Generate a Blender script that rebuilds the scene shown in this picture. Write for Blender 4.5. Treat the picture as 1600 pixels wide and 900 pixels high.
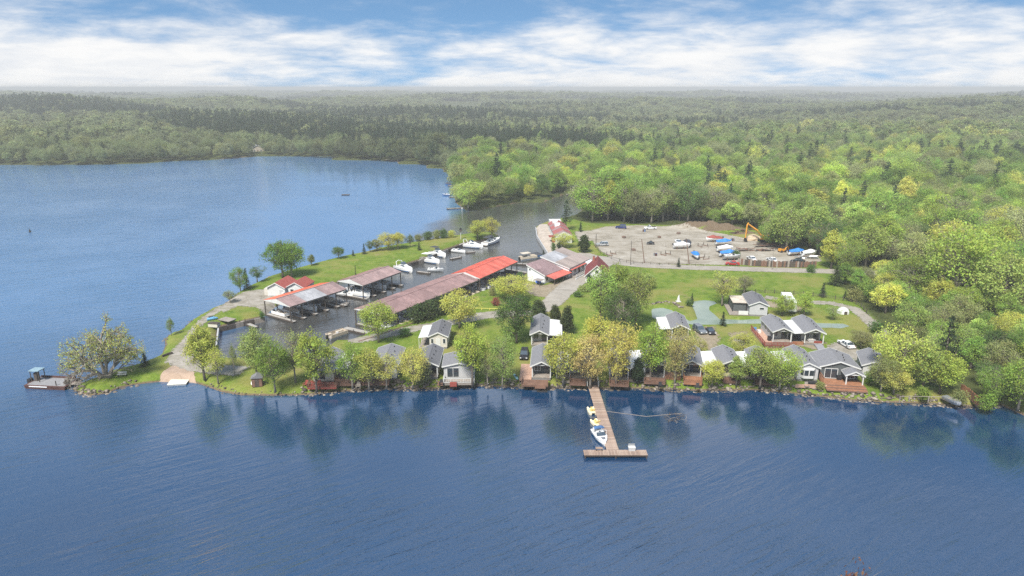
import bpy, math, random
import numpy as np
from mathutils import Vector, Matrix
for _o in list(bpy.data.objects): bpy.data.objects.remove(_o)
S = bpy.context.scene
COL = S.collection
R = math.radians
rnd = random.Random(7)

# ------------------------------------------------------------ camera, sky, sun, exposure
CAM_H = 60.0                       # drone height above the lake
FPX = 1067.0                       # focal length in pixels of the 1600 px wide photograph
PITCH = math.atan(313 / FPX)
cam_d = bpy.data.cameras.new('camera'); cam = bpy.data.objects.new('camera', cam_d); COL.objects.link(cam)
cam.location = (0, 0, CAM_H); cam.rotation_euler = (math.pi/2 - PITCH, 0, 0)
cam_d.sensor_width = 36; cam_d.lens = 36*FPX/1600; cam_d.clip_start = 1; cam_d.clip_end = 60000
S.camera = cam
SUN_EL, SUN_AZ = R(52), R(205)     # azimuth clockwise from +Y (north)
sx, sy, sz = math.sin(SUN_AZ)*math.cos(SUN_EL), math.cos(SUN_AZ)*math.cos(SUN_EL), math.sin(SUN_EL)
sun_d = bpy.data.lights.new('sun', 'SUN'); sun = bpy.data.objects.new('sun', sun_d); COL.objects.link(sun)
sun_d.energy = 4.0; sun_d.angle = R(12); sun_d.color = (1, .955, .88)
sun.rotation_euler = Vector((sx, sy, sz)).to_track_quat('Z', 'Y').to_euler(); sun.location = (0, -50, 300)

world = bpy.data.worlds.new('World'); S.world = world; world.use_nodes = True
nt = world.node_tree; nt.nodes.clear()
def N(t, typ, **kw):
    n = t.nodes.new(typ)
    for k, v in kw.items():
        if k.startswith('i_'):
            n.inputs[k[2:].replace('_', ' ')].default_value = v
        else: setattr(n, k, v)
    return n
def L(t, a, b): t.links.new(a, b)
def math_n(t, op, a, b=None, c=None, clamp=False):
    n = t.nodes.new('ShaderNodeMath'); n.operation = op; n.use_clamp = clamp
    for i, v in enumerate((a, b, c)):
        if v is None: continue
        if isinstance(v, (int, float)): n.inputs[i].default_value = v
        else: t.links.new(v, n.inputs[i])
    return n.outputs[0]
def mixc(t, f, a, b, blend='MIX'):
    n = t.nodes.new('ShaderNodeMix'); n.data_type = 'RGBA'; n.blend_type = blend
    for s, v in ((n.inputs[0], f), (n.inputs[6], a), (n.inputs[7], b)):
        if isinstance(v, (int, float)): s.default_value = v
        elif isinstance(v, tuple): s.default_value = (*v[:3], 1)
        else: t.links.new(v, s)
    return n.outputs[2]
def ramp(t, fac, stops):
    n = t.nodes.new('ShaderNodeValToRGB'); e = n.color_ramp.elements
    while len(e) < len(stops): e.new(0.5)
    for k, (p, c) in enumerate(stops):
        e[k].position = p; e[k].color = (*c, 1) if isinstance(c, tuple) else (c, c, c, 1)
    t.links.new(fac, n.inputs[0]); return n.outputs[0]
def maprange(t, v, a, b, c=0.0, d=1.0, smooth=True):
    n = t.nodes.new('ShaderNodeMapRange'); n.interpolation_type = 'SMOOTHSTEP' if smooth else 'LINEAR'
    t.links.new(v, n.inputs[0])
    for i, x in enumerate((a, b, c, d)): n.inputs[i+1].default_value = x
    return n.outputs[0]
def noise(t, vec, scale, detail=4, rough=.55, dist=0.0):
    n = t.nodes.new('ShaderNodeTexNoise'); n.inputs['Scale'].default_value = scale
    n.inputs['Detail'].default_value = detail; n.inputs['Roughness'].default_value = rough
    n.inputs['Distortion'].default_value = dist
    if vec is not None: t.links.new(vec, n.inputs['Vector'])
    return n.outputs[0]

tc = N(nt, 'ShaderNodeTexCoord'); sep = N(nt, 'ShaderNodeSeparateXYZ'); L(nt, tc.outputs['Generated'], sep.inputs[0])
zz = math_n(nt, 'MAXIMUM', sep.outputs[2], 0.0)
# the sky lookup is raised a little: clear deep blue starts low above the horizon
comb = N(nt, 'ShaderNodeCombineXYZ'); L(nt, sep.outputs[0], comb.inputs[0]); L(nt, sep.outputs[1], comb.inputs[1])
L(nt, math_n(nt, 'MULTIPLY_ADD', zz, 1.5, 0.30), comb.inputs[2])
sky = N(nt, 'ShaderNodeTexSky', sky_type='NISHITA', sun_disc=False, sun_elevation=SUN_EL, sun_rotation=SUN_AZ,
        altitude=100, air_density=1.3, dust_density=.6, ozone_density=2.5)
L(nt, comb.outputs[0], sky.inputs[0])
# cloud deck: direction projected on a plane overhead, so that clouds shrink towards the horizon
inv = math_n(nt, 'DIVIDE', 1.0, math_n(nt, 'ADD', zz, 0.17))
cp = N(nt, 'ShaderNodeCombineXYZ')
L(nt, math_n(nt, 'MULTIPLY', sep.outputs[0], inv), cp.inputs[0]); L(nt, math_n(nt, 'MULTIPLY', sep.outputs[1], inv), cp.inputs[1])
cm = N(nt, 'ShaderNodeMapping'); L(nt, cp.outputs[0], cm.inputs[0])
cm.inputs['Location'].default_value = (3.3, 1.2, 0); cm.inputs['Rotation'].default_value = (0, 0, R(-24)); cm.inputs['Scale'].default_value = (.9, .9, 1)
big = noise(nt, cm.outputs[0], .55, 2, .5)
fine = noise(nt, cm.outputs[0], 2.3, 10, .62, .2)
dens = math_n(nt, 'ADD', math_n(nt, 'MULTIPLY', big, 1.05), math_n(nt, 'MULTIPLY', fine, .85))
hor = maprange(nt, zz, 0.0, 0.11, .30, 0.0)
dens = math_n(nt, 'ADD', dens, hor)
cov = maprange(nt, dens, .82, 1.28)
cloudcol = ramp(nt, fine, [(.3, (5.0, 5.2, 5.5)), (.62, (6.3, 6.25, 6.15))])
skyc = mixc(nt, 1.0, sky.outputs[0], (.92, 1.08, 1.10), 'MULTIPLY')
skyout = mixc(nt, math_n(nt, 'MULTIPLY', cov, .96), skyc, cloudcol)
bg = N(nt, 'ShaderNodeBackground'); bg.inputs['Strength'].default_value = 0.088
L(nt, skyout, bg.inputs[0]); wo = N(nt, 'ShaderNodeOutputWorld'); L(nt, bg.outputs[0], wo.inputs[0])
world.cycles.sampling_method = 'MANUAL'; world.cycles.sample_map_resolution = 512

S.view_settings.view_transform = 'Standard'; S.view_settings.look = 'None'; S.view_settings.gamma = 1
S.view_settings.exposure = 0.88; S.view_settings.use_curve_mapping = False
S.render.engine = 'CYCLES'
S.cycles.max_bounces = 6; S.cycles.diffuse_bounces = 2; S.cycles.glossy_bounces = 3; S.cycles.transmission_bounces = 4
S.cycles.transparent_max_bounces = 12; S.cycles.volume_bounces = 0; S.cycles.use_denoising = False
S.cycles.caustics_reflective = False; S.cycles.caustics_refractive = False

# ------------------------------------------------------------ helpers
G = 1.2                            # level of the lawns above the lake
def W(x, y, z=G):                  # point of the photograph -> place on the level z
    a = (x-800)/FPX; b = (450-y)/FPX
    dy = math.cos(PITCH)+b*math.sin(PITCH); dz = -math.sin(PITCH)+b*math.cos(PITCH)
    t = (CAM_H-z)/-dz
    return (a*t, dy*t)
def WP(pts, z=G): return np.array([W(x, y, z) for x, y in pts])
def mpp(y):                        # metres per photograph pixel at a ground row
    d = -(-math.sin(PITCH)+(450-y)/FPX*math.cos(PITCH)); t = (CAM_H-G)/d
    return t/FPX

def tag(o, label=None, cat=None, group=None, kind=None):
    if label: o['label'] = label
    if cat: o['category'] = cat
    if group: o['group'] = group
    if kind: o['kind'] = kind
    return o
def root(name, label, cat, loc, rz=0.0, group=None):
    o = bpy.data.objects.new(name, None); COL.objects.link(o); o.empty_display_size = .5
    o.location = loc if len(loc) == 3 else (*loc, G); o.rotation_euler = (0, 0, rz)
    return tag(o, label, cat, group)
def copy_tree(o, parent=None):
    c = o.copy(); COL.objects.link(c)
    if parent: c.parent = parent
    for ch in list(o.children): copy_tree(ch, c)
    return c

class MB:
    def __init__(s): s.v = []; s.f = []
    def add(s, vs, fs):
        n = len(s.v); s.v += [tuple(v) for v in vs]; s.f += [tuple(i+n for i in f) for f in fs]; return s
    def bx(s, x0, x1, y0, y1, z0, z1):
        return s.add([(x0,y0,z0),(x1,y0,z0),(x1,y1,z0),(x0,y1,z0),(x0,y0,z1),(x1,y0,z1),(x1,y1,z1),(x0,y1,z1)],
                     [(0,3,2,1),(4,5,6,7),(0,1,5,4),(1,2,6,5),(2,3,7,6),(3,0,4,7)])
    def hexa(s, b, t):             # bottom and top quads, counter-clockwise
        return s.add(list(b)+list(t), [(0,3,2,1),(4,5,6,7),(0,1,5,4),(1,2,6,5),(2,3,7,6),(3,0,4,7)])
    def slab(s, q, th):            # quad thickened downwards
        return s.hexa([(x,y,z-th) for x,y,z in q], q)
    def prism(s, poly, a, b, axis='z'):
        n = len(poly)
        def P(u, w, h): return (u,w,h) if axis == 'z' else ((u,h,w) if axis == 'y' else (h,u,w))
        vs = [P(u,w,a) for u,w in poly]+[P(u,w,b) for u,w in poly]
        return s.add(vs, [tuple(range(n))[::-1], tuple(range(n,2*n))]+[(i,(i+1)%n,(i+1)%n+n,i+n) for i in range(n)])
    def tube(s, pts, rad, n=6, cap=True):
        pts = [Vector(p) for p in pts]; rings = []
        for i, p in enumerate(pts):
            d = (pts[min(i+1,len(pts)-1)]-pts[max(i-1,0)])
            d = d.normalized() if d.length > 1e-9 else Vector((0,0,1))
            a = d.cross(Vector((0,0,1)) if abs(d.z) < .9 else Vector((1,0,0))).normalized(); b = d.cross(a)
            r = rad[i] if hasattr(rad, '__len__') else rad
            rings.append([p+a*(r*math.cos(2*math.pi*k/n))+b*(r*math.sin(2*math.pi*k/n)) for k in range(n)])
        return s.loft(rings, cap)
    def loft(s, rings, cap=True, closed=True):
        n = len(rings[0]); vs = [v for r in rings for v in r]; fs = []
        for i in range(len(rings)-1):
            for k in range(n if closed else n-1):
                k2 = (k+1) % n
                fs.append((i*n+k, i*n+k2, (i+1)*n+k2, (i+1)*n+k))
        if cap: fs += [tuple(range(n))[::-1], tuple(range((len(rings)-1)*n, len(rings)*n))]
        return s.add(vs, fs)
    def mesh(s, name, mat=None, smooth=False):
        me = bpy.data.meshes.new(name); me.from_pydata(s.v, [], s.f); me.update()
        if mat: me.materials.append(mat)
        if smooth: me.polygons.foreach_set('use_smooth', [True]*len(me.polygons))
        return me
    def build(s, name, mat, parent=None, smooth=False):
        o = bpy.data.objects.new(name, s.mesh(name, mat, smooth)); COL.objects.link(o)
        if parent: o.parent = parent
        return o
def bxo(name, mat, parent, *a): return MB().bx(*a).build(name, mat, parent)
def np_mesh(name, v, f, mat, smooth=False):      # v (n,3), f (m,k) arrays
    me = bpy.data.meshes.new(name); m, k = f.shape
    me.vertices.add(len(v)); me.vertices.foreach_set('co', np.ascontiguousarray(v, dtype=np.float32).ravel())
    me.loops.add(m*k); me.loops.foreach_set('vertex_index', np.ascontiguousarray(f, dtype=np.int32).ravel())
    me.polygons.add(m); me.polygons.foreach_set('loop_start', np.arange(0, m*k, k, dtype=np.int32))
    if smooth: me.polygons.foreach_set('use_smooth', np.ones(m, dtype=bool))
    me.update(calc_edges=True); me.materials.append(mat); return me
def attr(me, name, vals, dom='POINT'):
    a = me.attributes.new(name, 'FLOAT', dom); a.data.foreach_set('value', np.ascontiguousarray(vals, dtype=np.float32))

def sdf(P, poly):                  # signed distance to a polygon, negative inside
    P = np.asarray(P, float); d = np.full(len(P), 1e18); ins = np.zeros(len(P), bool); n = len(poly)
    for i in range(n):
        a = poly[i]; b = poly[(i+1) % n]; ab = b-a; ap = P-a
        t = np.clip((ap@ab)/max(ab@ab, 1e-12), 0, 1); q = ap-t[:,None]*ab
        d = np.minimum(d, (q*q).sum(1))
        c = (a[1] > P[:,1]) != (b[1] > P[:,1])
        with np.errstate(divide='ignore', invalid='ignore'):
            ins ^= c & (P[:,0] < (b[0]-a[0])*(P[:,1]-a[1])/(b[1]-a[1])+a[0])
    d = np.sqrt(d); return np.where(ins, -d, d)
def ribbon(pts, w):                # polyline -> polygon of a given width
    p = np.asarray(pts, float); t = np.gradient(p, axis=0); t /= np.linalg.norm(t, axis=1)[:,None]
    nrm = np.stack([-t[:,1], t[:,0]], 1); w = np.broadcast_to(np.asarray(w, float), (len(p),))[:,None]/2
    return np.concatenate([p+nrm*w, (p-nrm*w)[::-1]])

# ------------------------------------------------------------ materials
MATS = {}
def Mt(name, col, rough=.6, metal=0.0, var=.18, scale=1.5, bump=0.0, bscale=8.0, spec=.4, stripes=None):
    if name in MATS: return MATS[name]
    m = bpy.data.materials.new(name); m.use_nodes = True; t = m.node_tree; b = t.nodes['Principled BSDF']
    b.inputs['Roughness'].default_value = rough; b.inputs['Metallic'].default_value = metal
    b.inputs['Specular IOR Level'].default_value = spec
    c = N(t, 'ShaderNodeTexCoord'); vec = c.outputs['Object']
    n1 = noise(t, vec, scale, 6, .65)
    lo = tuple(x*(1-var) for x in col); hi = tuple(min(1, x*(1+var*.8)) for x in col)
    cc = ramp(t, n1, [(.3, lo), (.7, hi)])
    if stripes:                    # (axis, period, depth): thin joints between boards or laps
        w = N(t, 'ShaderNodeTexWave', wave_type='BANDS', bands_direction=stripes[0]); w.inputs['Scale'].default_value = 1/stripes[1]*.314*1.0
        L(t, vec, w.inputs['Vector']); w.inputs['Distortion'].default_value = 0
        bn = N(t, 'ShaderNodeBump'); bn.inputs['Strength'].default_value = .5; bn.inputs['Distance'].default_value = stripes[2]
        L(t, w.outputs['Fac'], bn.inputs['Height']); L(t, bn.outputs[0], b.inputs['Normal'])
    elif bump:
        bn = N(t, 'ShaderNodeBump'); bn.inputs['Strength'].default_value = bump; bn.inputs['Distance'].default_value = .05
        L(t, noise(t, vec, bscale, 4), bn.inputs['Height']); L(t, bn.outputs[0], b.inputs['Normal'])
    L(t, cc, b.inputs['Base Color']); MATS[name] = m; return m

def leaf_mat(name, hue=.0):
    m = bpy.data.materials.new(name); m.use_nodes = True; t = m.node_tree; t.nodes.clear()
    at = N(t, 'ShaderNodeAttribute', attribute_type='INSTANCER', attribute_name='tint')
    lv = N(t, 'ShaderNodeAttribute', attribute_type='GEOMETRY', attribute_name='leafv')
    oi = N(t, 'ShaderNodeObjectInfo')
    hs = N(t, 'ShaderNodeHueSaturation')
    L(t, at.outputs['Color'], hs.inputs['Color'])
    L(t, math_n(t, 'MULTIPLY_ADD', lv.outputs['Fac'], .05, .478), hs.inputs['Hue'])
    L(t, math_n(t, 'MULTIPLY', math_n(t, 'MULTIPLY_ADD', lv.outputs['Fac'], .5, .75), math_n(t, 'MULTIPLY_ADD', oi.outputs['Random'], .3, .85)), hs.inputs['Value'])
    d = N(t, 'ShaderNodeBsdfDiffuse'); tr = N(t, 'ShaderNodeBsdfTranslucent'); mx = N(t, 'ShaderNodeMixShader'); mx.inputs[0].default_value = .48
    L(t, hs.outputs[0], d.inputs[0]); L(t, hs.outputs[0], tr.inputs[0])
    L(t, d.outputs[0], mx.inputs[1]); L(t, tr.outputs[0], mx.inputs[2])
    o = N(t, 'ShaderNodeOutputMaterial'); L(t, mx.outputs[0], o.inputs[0]); return m
LEAF = leaf_mat('leaves')
BARK = Mt('bark', (.13, .11, .09), .9, var=.35, scale=3, bump=.5, bscale=5)
BARK_PALE = Mt('pale_bark', (.24, .21, .17), .9, var=.35, scale=3, bump=.5, bscale=5)
# ------------------------------------------------------------ water outline, terrain
SHORE_FRONT = [(1900,715),(1750,680),(1660,662),(1600,650),(1562,633),(1530,637),(1480,634),(1430,631),(1380,629),(1330,626),(1270,619),(1220,613),(1180,610),(1130,611),(1080,611),
  (1030,609),(980,607),(930,608),(890,608),(850,607),(800,605),(760,604),(720,605),(680,608),(640,609),(610,607),(575,609),(540,612),(500,616),(470,618),(420,619),(375,618),
  (345,613),(320,604),(300,598),(275,598),(250,597),(215,601),(190,606),(165,616),(140,619),(122,615),(111,608)]
SHORE_BACK = [(130,600),(150,592),(180,580),(215,572),(240,562),(252,553),(257,540),(256,531),(262,525),(278,520),(298,502),(328,485),(350,477),(370,459),(384,451),(418,435),
  (450,425),(480,417),(510,409),(530,404),(570,396),(590,390),(630,383),(680,375),(720,369),(750,364),(775,366),(782,371)]
SHORE_BASIN = [(770,373),(728,379),(694,391),(660,405),(626,415),(600,424),(560,432),(530,441),(492,452),(450,470),(430,481),(412,495),(342,511),(338,545),(345,562),(420,561),(480,556),(508,546),(522,533),(545,534),
  (575,523),(620,509),(680,487),(745,459),(790,446),(815,432),(832,420),(846,408),(854,393),(846,381),(838,368),(836,355)]
SHORE_CHANNEL = [(850,349),(870,344),(895,338),(907,331),(912,318),(911,304),(899,302),(880,305),(850,316),(800,319),(760,326),(728,329),(712,318),(708,300),(712,288),(700,272),
  (690,266),(640,256),(560,251),(480,246),(420,244),(350,249),(250,254),(150,258),(60,260),(0,258),(-150,252),(-400,240)]
water_poly = np.concatenate([WP(SHORE_FRONT, 0), WP(SHORE_BACK, 0), WP(SHORE_BASIN, 0), WP(SHORE_CHANNEL, 0),
                             np.array([(-1500,500),(-1500,56),(400,56)])])
# wobble the natural shore a little
PONDS_PX = [[(1018,482),(1035,480),(1050,484),(1055,490),(1078,501),(1090,498),(1086,486),(1082,478),(1085,470),(1102,468),(1116,470),(1120,474),(1108,478),(1108,484),(1118,492),(1124,498),(1160,499),(1200,497),(1250,502),(1280,504),(1318,505),(1328,509),(1312,513),(1275,512),(1230,509),(1190,506),(1150,506),(1110,507),(1085,507),(1060,505),(1030,500),(1019,495)]]
ponds = [WP(p, G-.3) for p in PONDS_PX]
OPEN_PX = [(60,720),(1560,700),(1532,632),(1505,612),(1440,600),(1400,575),(1392,545),(1375,505),(1345,478),(1320,452),(1300,440),(1400,436),(1420,424),(1300,414),(1282,400),(1240,392),(1200,386),(1192,366),(1140,352),(1050,352),(980,350),(925,349),(905,345),(880,338),(840,347),
  (790,352),(700,358),(560,380),(380,420),(240,500),(60,600)]
open_poly = WP(OPEN_PX)
def hills(P):
    x, y = P[:,0], P[:,1]; d = np.hypot(x, y)
    h = (np.sin(x*.0031+1.3)*np.cos(y*.0023+.4)+.6*np.sin(x*.0067-y*.0051+2.1)+.45*np.sin(x*.011+y*.013)+.9)
    return np.clip((d-450)/900, 0, 1)*np.maximum(h, -.2)*11.0
def ground_z(P, lakeside=None):
    d = sdf(P, water_poly)
    z = np.where(d > 0, np.minimum(G, -.15+d*.75), np.maximum(-2.5, -.15+d*.6))
    z = z+np.where(d > 0, hills(P), 0)*np.clip(d/60, 0, 1)
    for p in ponds:
        dp = sdf(P, p); z = np.where(dp < .6, np.minimum(z, G-.75+np.maximum(dp, -1)*.75+.3), z)
    for cx, cy, rx, ry, hh, a in MOUNDS:
        u = P[:,0]-cx; v = P[:,1]-cy; c, s = math.cos(a), math.sin(a)
        q = ((u*c+v*s)/rx)**2+((-u*s+v*c)/ry)**2
        z = z+hh*np.exp(-q*1.6)*(1+.16*np.sin(u*.53+1)*np.cos(v*.9)+.10*np.sin(u*1.37+v*.8)+.07*np.sin(u*2.9-v*2.1))
    return z
MOUNDS = []
for px, py, rx, ry, hh in [(1105,358,15,3.2,2.6),(1135,361,14,3.0,2.0),(1075,357,9,2.5,1.2),(1165,366,8,2.5,1.2)]:
    c = W(px, py); MOUNDS.append((c[0], c[1], rx, ry, hh, R(-12)))
def axis(core0, core1, step, lo, hi, g=1.12):
    c = list(np.arange(core0, core1+step/2, step)); s = step
    while c[-1] < hi: s *= g; c.append(c[-1]+s)
    s = step
    while c[0] > lo: s *= g; c.insert(0, c[0]-s)
    return np.array(c)
gx = axis(-112, 135, .8, -30000, 30000); gy = axis(98, 300, .8, -400, 40000)
GX, GY = np.meshgrid(gx, gy); P2 = np.stack([GX.ravel(), GY.ravel()], 1)
gzv = ground_z(P2)
nx, ny = len(gx), len(gy); ii = np.arange(nx*ny).reshape(ny, nx)
quads = np.stack([ii[:-1,:-1].ravel(), ii[:-1,1:].ravel(), ii[1:,1:].ravel(), ii[1:,:-1].ravel()], 1)
dopen = sdf(P2, open_poly); dwat = sdf(P2, water_poly)
def ground_material():
    m = bpy.data.materials.new('ground'); m.use_nodes = True; t = m.node_tree; b = t.nodes['Principled BSDF']
    b.inputs['Roughness'].default_value = .95; b.inputs['Specular IOR Level'].default_value = .1
    c = N(t, 'ShaderNodeTexCoord').outputs['Object']
    wood = N(t, 'ShaderNodeAttribute', attribute_name='wood').outputs['Fac']
    bank = N(t, 'ShaderNodeAttribute', attribute_name='bank').outputs['Fac']
    n1 = noise(t, c, .045, 5, .6); n2 = noise(t, c, .35, 6, .7); n3 = noise(t, c, 2.6, 5, .75)
    lawn = ramp(t, n2, [(.30, (.075, .125, .018)), (.48, (.125, .185, .026)), (.62, (.17, .215, .04)), (.78, (.23, .22, .075))])
    lawn = mixc(t, maprange(t, n1, .47, .62), lawn, (.21, .205, .06))
    lawn = mixc(t, .75, lawn, ramp(t, n3, [(.25, (.5, .52, .45)), (.75, (1.4, 1.4, 1.35))]), 'MULTIPLY')
    lawn = mixc(t, maprange(t, noise(t, c, .17, 5, .7), .60, .70, 0, .65), lawn, (.24, .19, .10))
    wf = ramp(t, n2, [(.35, (.035, .045, .015)), (.65, (.085, .10, .03))])
    k = math_n(t, 'ADD', wood, math_n(t, 'MULTIPLY_ADD', n2, .8, -.4))
    col = mixc(t, maprange(t, k, .35, .65), lawn, wf)
    dirt = ramp(t, n3, [(.3, (.07, .05, .03)), (.7, (.2, .15, .1))])
    k2 = math_n(t, 'ADD', bank, math_n(t, 'MULTIPLY_ADD', n3, .7, -.35))
    col = mixc(t, maprange(t, k2, .4, .7), col, dirt)
    L(t, col, b.inputs['Base Color'])
    bn = N(t, 'ShaderNodeBump'); bn.inputs['Strength'].default_value = .6; bn.inputs['Distance'].default_value = .25
    L(t, n3, bn.inputs['Height']); L(t, bn.outputs[0], b.inputs['Normal']); return m
V = np.column_stack([P2, gzv])
me = np_mesh('ground', V, quads, ground_material(), True)
attr(me, 'wood', np.clip(dopen/6+.5, 0, 1)); 
mound = np.zeros(len(P2))
for cx, cy, rx, ry, hh, a in MOUNDS:
    mound = np.maximum(mound, np.exp(-(((P2[:,0]-cx)/rx)**2+((P2[:,1]-cy)/ry)**2)*1.2))
attr(me, 'bank', np.maximum(np.clip(1.05-dwat/1.1, 0, 1), np.clip(mound*1.6-.2, 0, 1)))
ground = bpy.data.objects.new('ground', me); COL.objects.link(ground); tag(ground, kind='structure')

def water_material():
    m = bpy.data.materials.new('lake_water'); m.use_nodes = True; t = m.node_tree; b = t.nodes['Principled BSDF']
    c = N(t, 'ShaderNodeTexCoord').outputs['Object']; sp = N(t, 'ShaderNodeSeparateXYZ'); L(t, c, sp.inputs[0])
    # sheltered basin and channel hold murky grey water, the open lake is blue
    A = W(318, 535, 0); B = W(716, 327, 0)
    nx_, ny_ = (B[1]-A[1]), -(B[0]-A[0]); ln = math.hypot(nx_, ny_); nx_ /= ln; ny_ /= ln
    dist = math_n(t, 'ADD', math_n(t, 'ADD', math_n(t, 'MULTIPLY', sp.outputs[0], nx_), math_n(t, 'MULTIPLY', sp.outputs[1], ny_)), -(A[0]*nx_+A[1]*ny_))
    dist = math_n(t, 'ADD', dist, math_n(t, 'MULTIPLY_ADD', noise(t, c, .05, 4), 16, -8))
    murk = math_n(t, 'MULTIPLY', maprange(t, dist, -3.0, 9.0), maprange(t, sp.outputs[1], 139.0, 141.0))
    mott = noise(t, c, .018, 4, .6)
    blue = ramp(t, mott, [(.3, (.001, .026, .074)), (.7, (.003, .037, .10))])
    bayc = ramp(t, mott, [(.3, (.060, .160, .31)), (.7, (.075, .185, .35))])     # bright sky reflection over the far bay, painted into the base colour
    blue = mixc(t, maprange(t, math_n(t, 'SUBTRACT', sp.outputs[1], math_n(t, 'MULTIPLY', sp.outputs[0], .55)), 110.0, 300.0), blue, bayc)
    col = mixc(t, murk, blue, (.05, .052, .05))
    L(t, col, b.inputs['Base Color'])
    b.inputs['IOR'].default_value = 2.6; b.inputs['Specular IOR Level'].default_value = .5
    b.inputs['Roughness'].default_value = .035
    vr = N(t, 'ShaderNodeVectorRotate', rotation_type='Z_AXIS'); L(t, c, vr.inputs['Vector']); vr.inputs['Angle'].default_value = R(-33)
    mp = N(t, 'ShaderNodeMapping'); L(t, vr.outputs[0], mp.inputs[0]); mp.inputs['Scale'].default_value = (.2, 1.0, 1)
    w1 = noise(t, mp.outputs[0], .75, 4, .62, .5); w2 = noise(t, c, 2.2, 3, .65); w3 = noise(t, mp.outputs[0], .16, 2, .5)
    gust = maprange(t, noise(t, c, .016, 4, .65), .34, .66, .4, 1.15)
    opn = math_n(t, 'MAXIMUM', maprange(t, sp.outputs[1], 106.0, 76.0, .15, .9), maprange(t, math_n(t, 'ADD', sp.outputs[0], math_n(t, 'MULTIPLY', sp.outputs[1], .25)), -26.0, -68.0, .15, .9))
    opn = math_n(t, 'MULTIPLY_ADD', math_n(t, 'SUBTRACT', .3, opn), murk, opn)
    hgt = math_n(t, 'ADD', math_n(t, 'ADD', math_n(t, 'MULTIPLY', w1, .9), math_n(t, 'MULTIPLY', w2, .22)), math_n(t, 'MULTIPLY', w3, .6))
    bn = N(t, 'ShaderNodeBump'); bn.inputs['Distance'].default_value = .6
    L(t, math_n(t, 'MULTIPLY', gust, opn), bn.inputs['Strength'])
    L(t, hgt, bn.inputs['Height']); L(t, bn.outputs[0], b.inputs['Normal']); return m
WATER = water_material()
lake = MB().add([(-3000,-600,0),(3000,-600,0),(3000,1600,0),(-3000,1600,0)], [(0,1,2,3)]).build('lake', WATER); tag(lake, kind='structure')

def sheet_material(name, stops, scale=.5, edge=1.0, fine=3.0, tracks=None):
    m = bpy.data.materials.new(name); m.use_nodes = True; t = m.node_tree; b = t.nodes['Principled BSDF']
    b.inputs['Roughness'].default_value = .9; b.inputs['Specular IOR Level'].default_value = .15
    c = N(t, 'ShaderNodeTexCoord').outputs['Object']
    n1 = noise(t, c, scale, 6, .65, .6); n2 = noise(t, c, fine, 4, .7)
    col = ramp(t, n1, stops)
    if tracks:
        mp = N(t, 'ShaderNodeMapping'); L(t, c, mp.inputs[0]); mp.inputs['Rotation'].default_value = (0,0,R(-12)); mp.inputs['Scale'].default_value = (.12, 1, 1)
        col = mixc(t, maprange(t, noise(t, mp.outputs[0], .8, 5, .6, .5), .5, .68, 0, .6), col, tracks)
    col = mixc(t, .5, col, ramp(t, n2, [(.3, .7), (.7, 1.3)]), 'MULTIPLY'); L(t, col, b.inputs['Base Color'])
    e = N(t, 'ShaderNodeAttribute', attribute_name='edge').outputs['Fac']
    al = math_n(t, 'GREATER_THAN', math_n(t, 'ADD', math_n(t, 'DIVIDE', e, edge), math_n(t, 'MULTIPLY_ADD', noise(t, c, 1.4, 5, .7), 2.4, -1.2)), 0.0)
    L(t, al, b.inputs['Alpha']); return m
def sheet(name, polys, mat, step=.7, zoff=.03, flat=None):
    allp = np.concatenate(polys); lo = allp.min(0)-1.5; hi = allp.max(0)+1.5
    X, Y = np.meshgrid(np.arange(lo[0], hi[0], step), np.arange(lo[1], hi[1], step)); P = np.stack([X.ravel(), Y.ravel()], 1)
    d = np.min([sdf(P, p) for p in polys], 0)
    z = ground_z(P)+zoff if flat is None else np.full(len(P), flat)
    I = np.arange(len(P)).reshape(X.shape)
    q = np.stack([I[:-1,:-1].ravel(), I[:-1,1:].ravel(), I[1:,1:].ravel(), I[1:,:-1].ravel()], 1)
    q = q[(d[q] < 1.2).any(1)]
    used, invx = np.unique(q, return_inverse=True); q = invx.reshape(q.shape)
    me = np_mesh(name, np.column_stack([P, z])[used], q, mat, True); attr(me, 'edge', -d[used])
    o = bpy.data.objects.new(name, me); COL.objects.link(o); tag(o, kind='structure'); return o
GRAVEL = sheet_material('gravel', [(.3, (.19, .17, .13)), (.5, (.28, .255, .215)), (.7, (.36, .33, .29))], .4, 1.7, 3.0, (.19,.18,.11))
LOTM = sheet_material('dirt_lot', [(.28, (.17, .15, .115)), (.45, (.285, .255, .205)), (.6, (.345, .315, .265)), (.75, (.43, .40, .35))], .16, 2.0, 2.6, (.17, .14, .10))
SAND = sheet_material('sand', [(.3, (.30, .22, .16)), (.7, (.40, .30, .23))], .5, .6)
ASPH = sheet_material('asphalt', [(.3, (.25, .225, .19)), (.7, (.36, .33, .285))], .3, 1.1, 3.0, (.19,.175,.15))
BARE = sheet_material('bare_earth', [(.3, (.20, .165, .11)), (.7, (.30, .25, .18))], .5, 2.2)
sheet('gravel_lot', [WP([(925,360),(945,354),(1000,352),(1060,356),(1120,364),(1165,372),(1210,384),(1275,400),(1285,408),(1255,412),(1150,410),(1140,414),(1000,412),(965,408),(938,392),(926,376),(905,378),(898,362)])], LOTM, 1.0, .03)
sheet('road', [ribbon(WP([(890,398),(915,398),(935,405),(965,411),(1010,415),(1080,418),(1150,420),(1220,422),(1300,424),(1420,428),(1560,430)]), 6.0)], ASPH, .9, .05)
sheet('driveway', [ribbon(WP([(955,402),(930,416),(915,428),(895,443),(875,460),(862,474),(845,487)]), [9,9,8,7,6.5,6,4])], ASPH, .7, .07)
sheet('workshop_yard', [WP([(820,442),(850,446),(880,440),(900,432),(890,448),(862,466),(835,462),(815,452)])], BARE, .7, .035)
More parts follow.
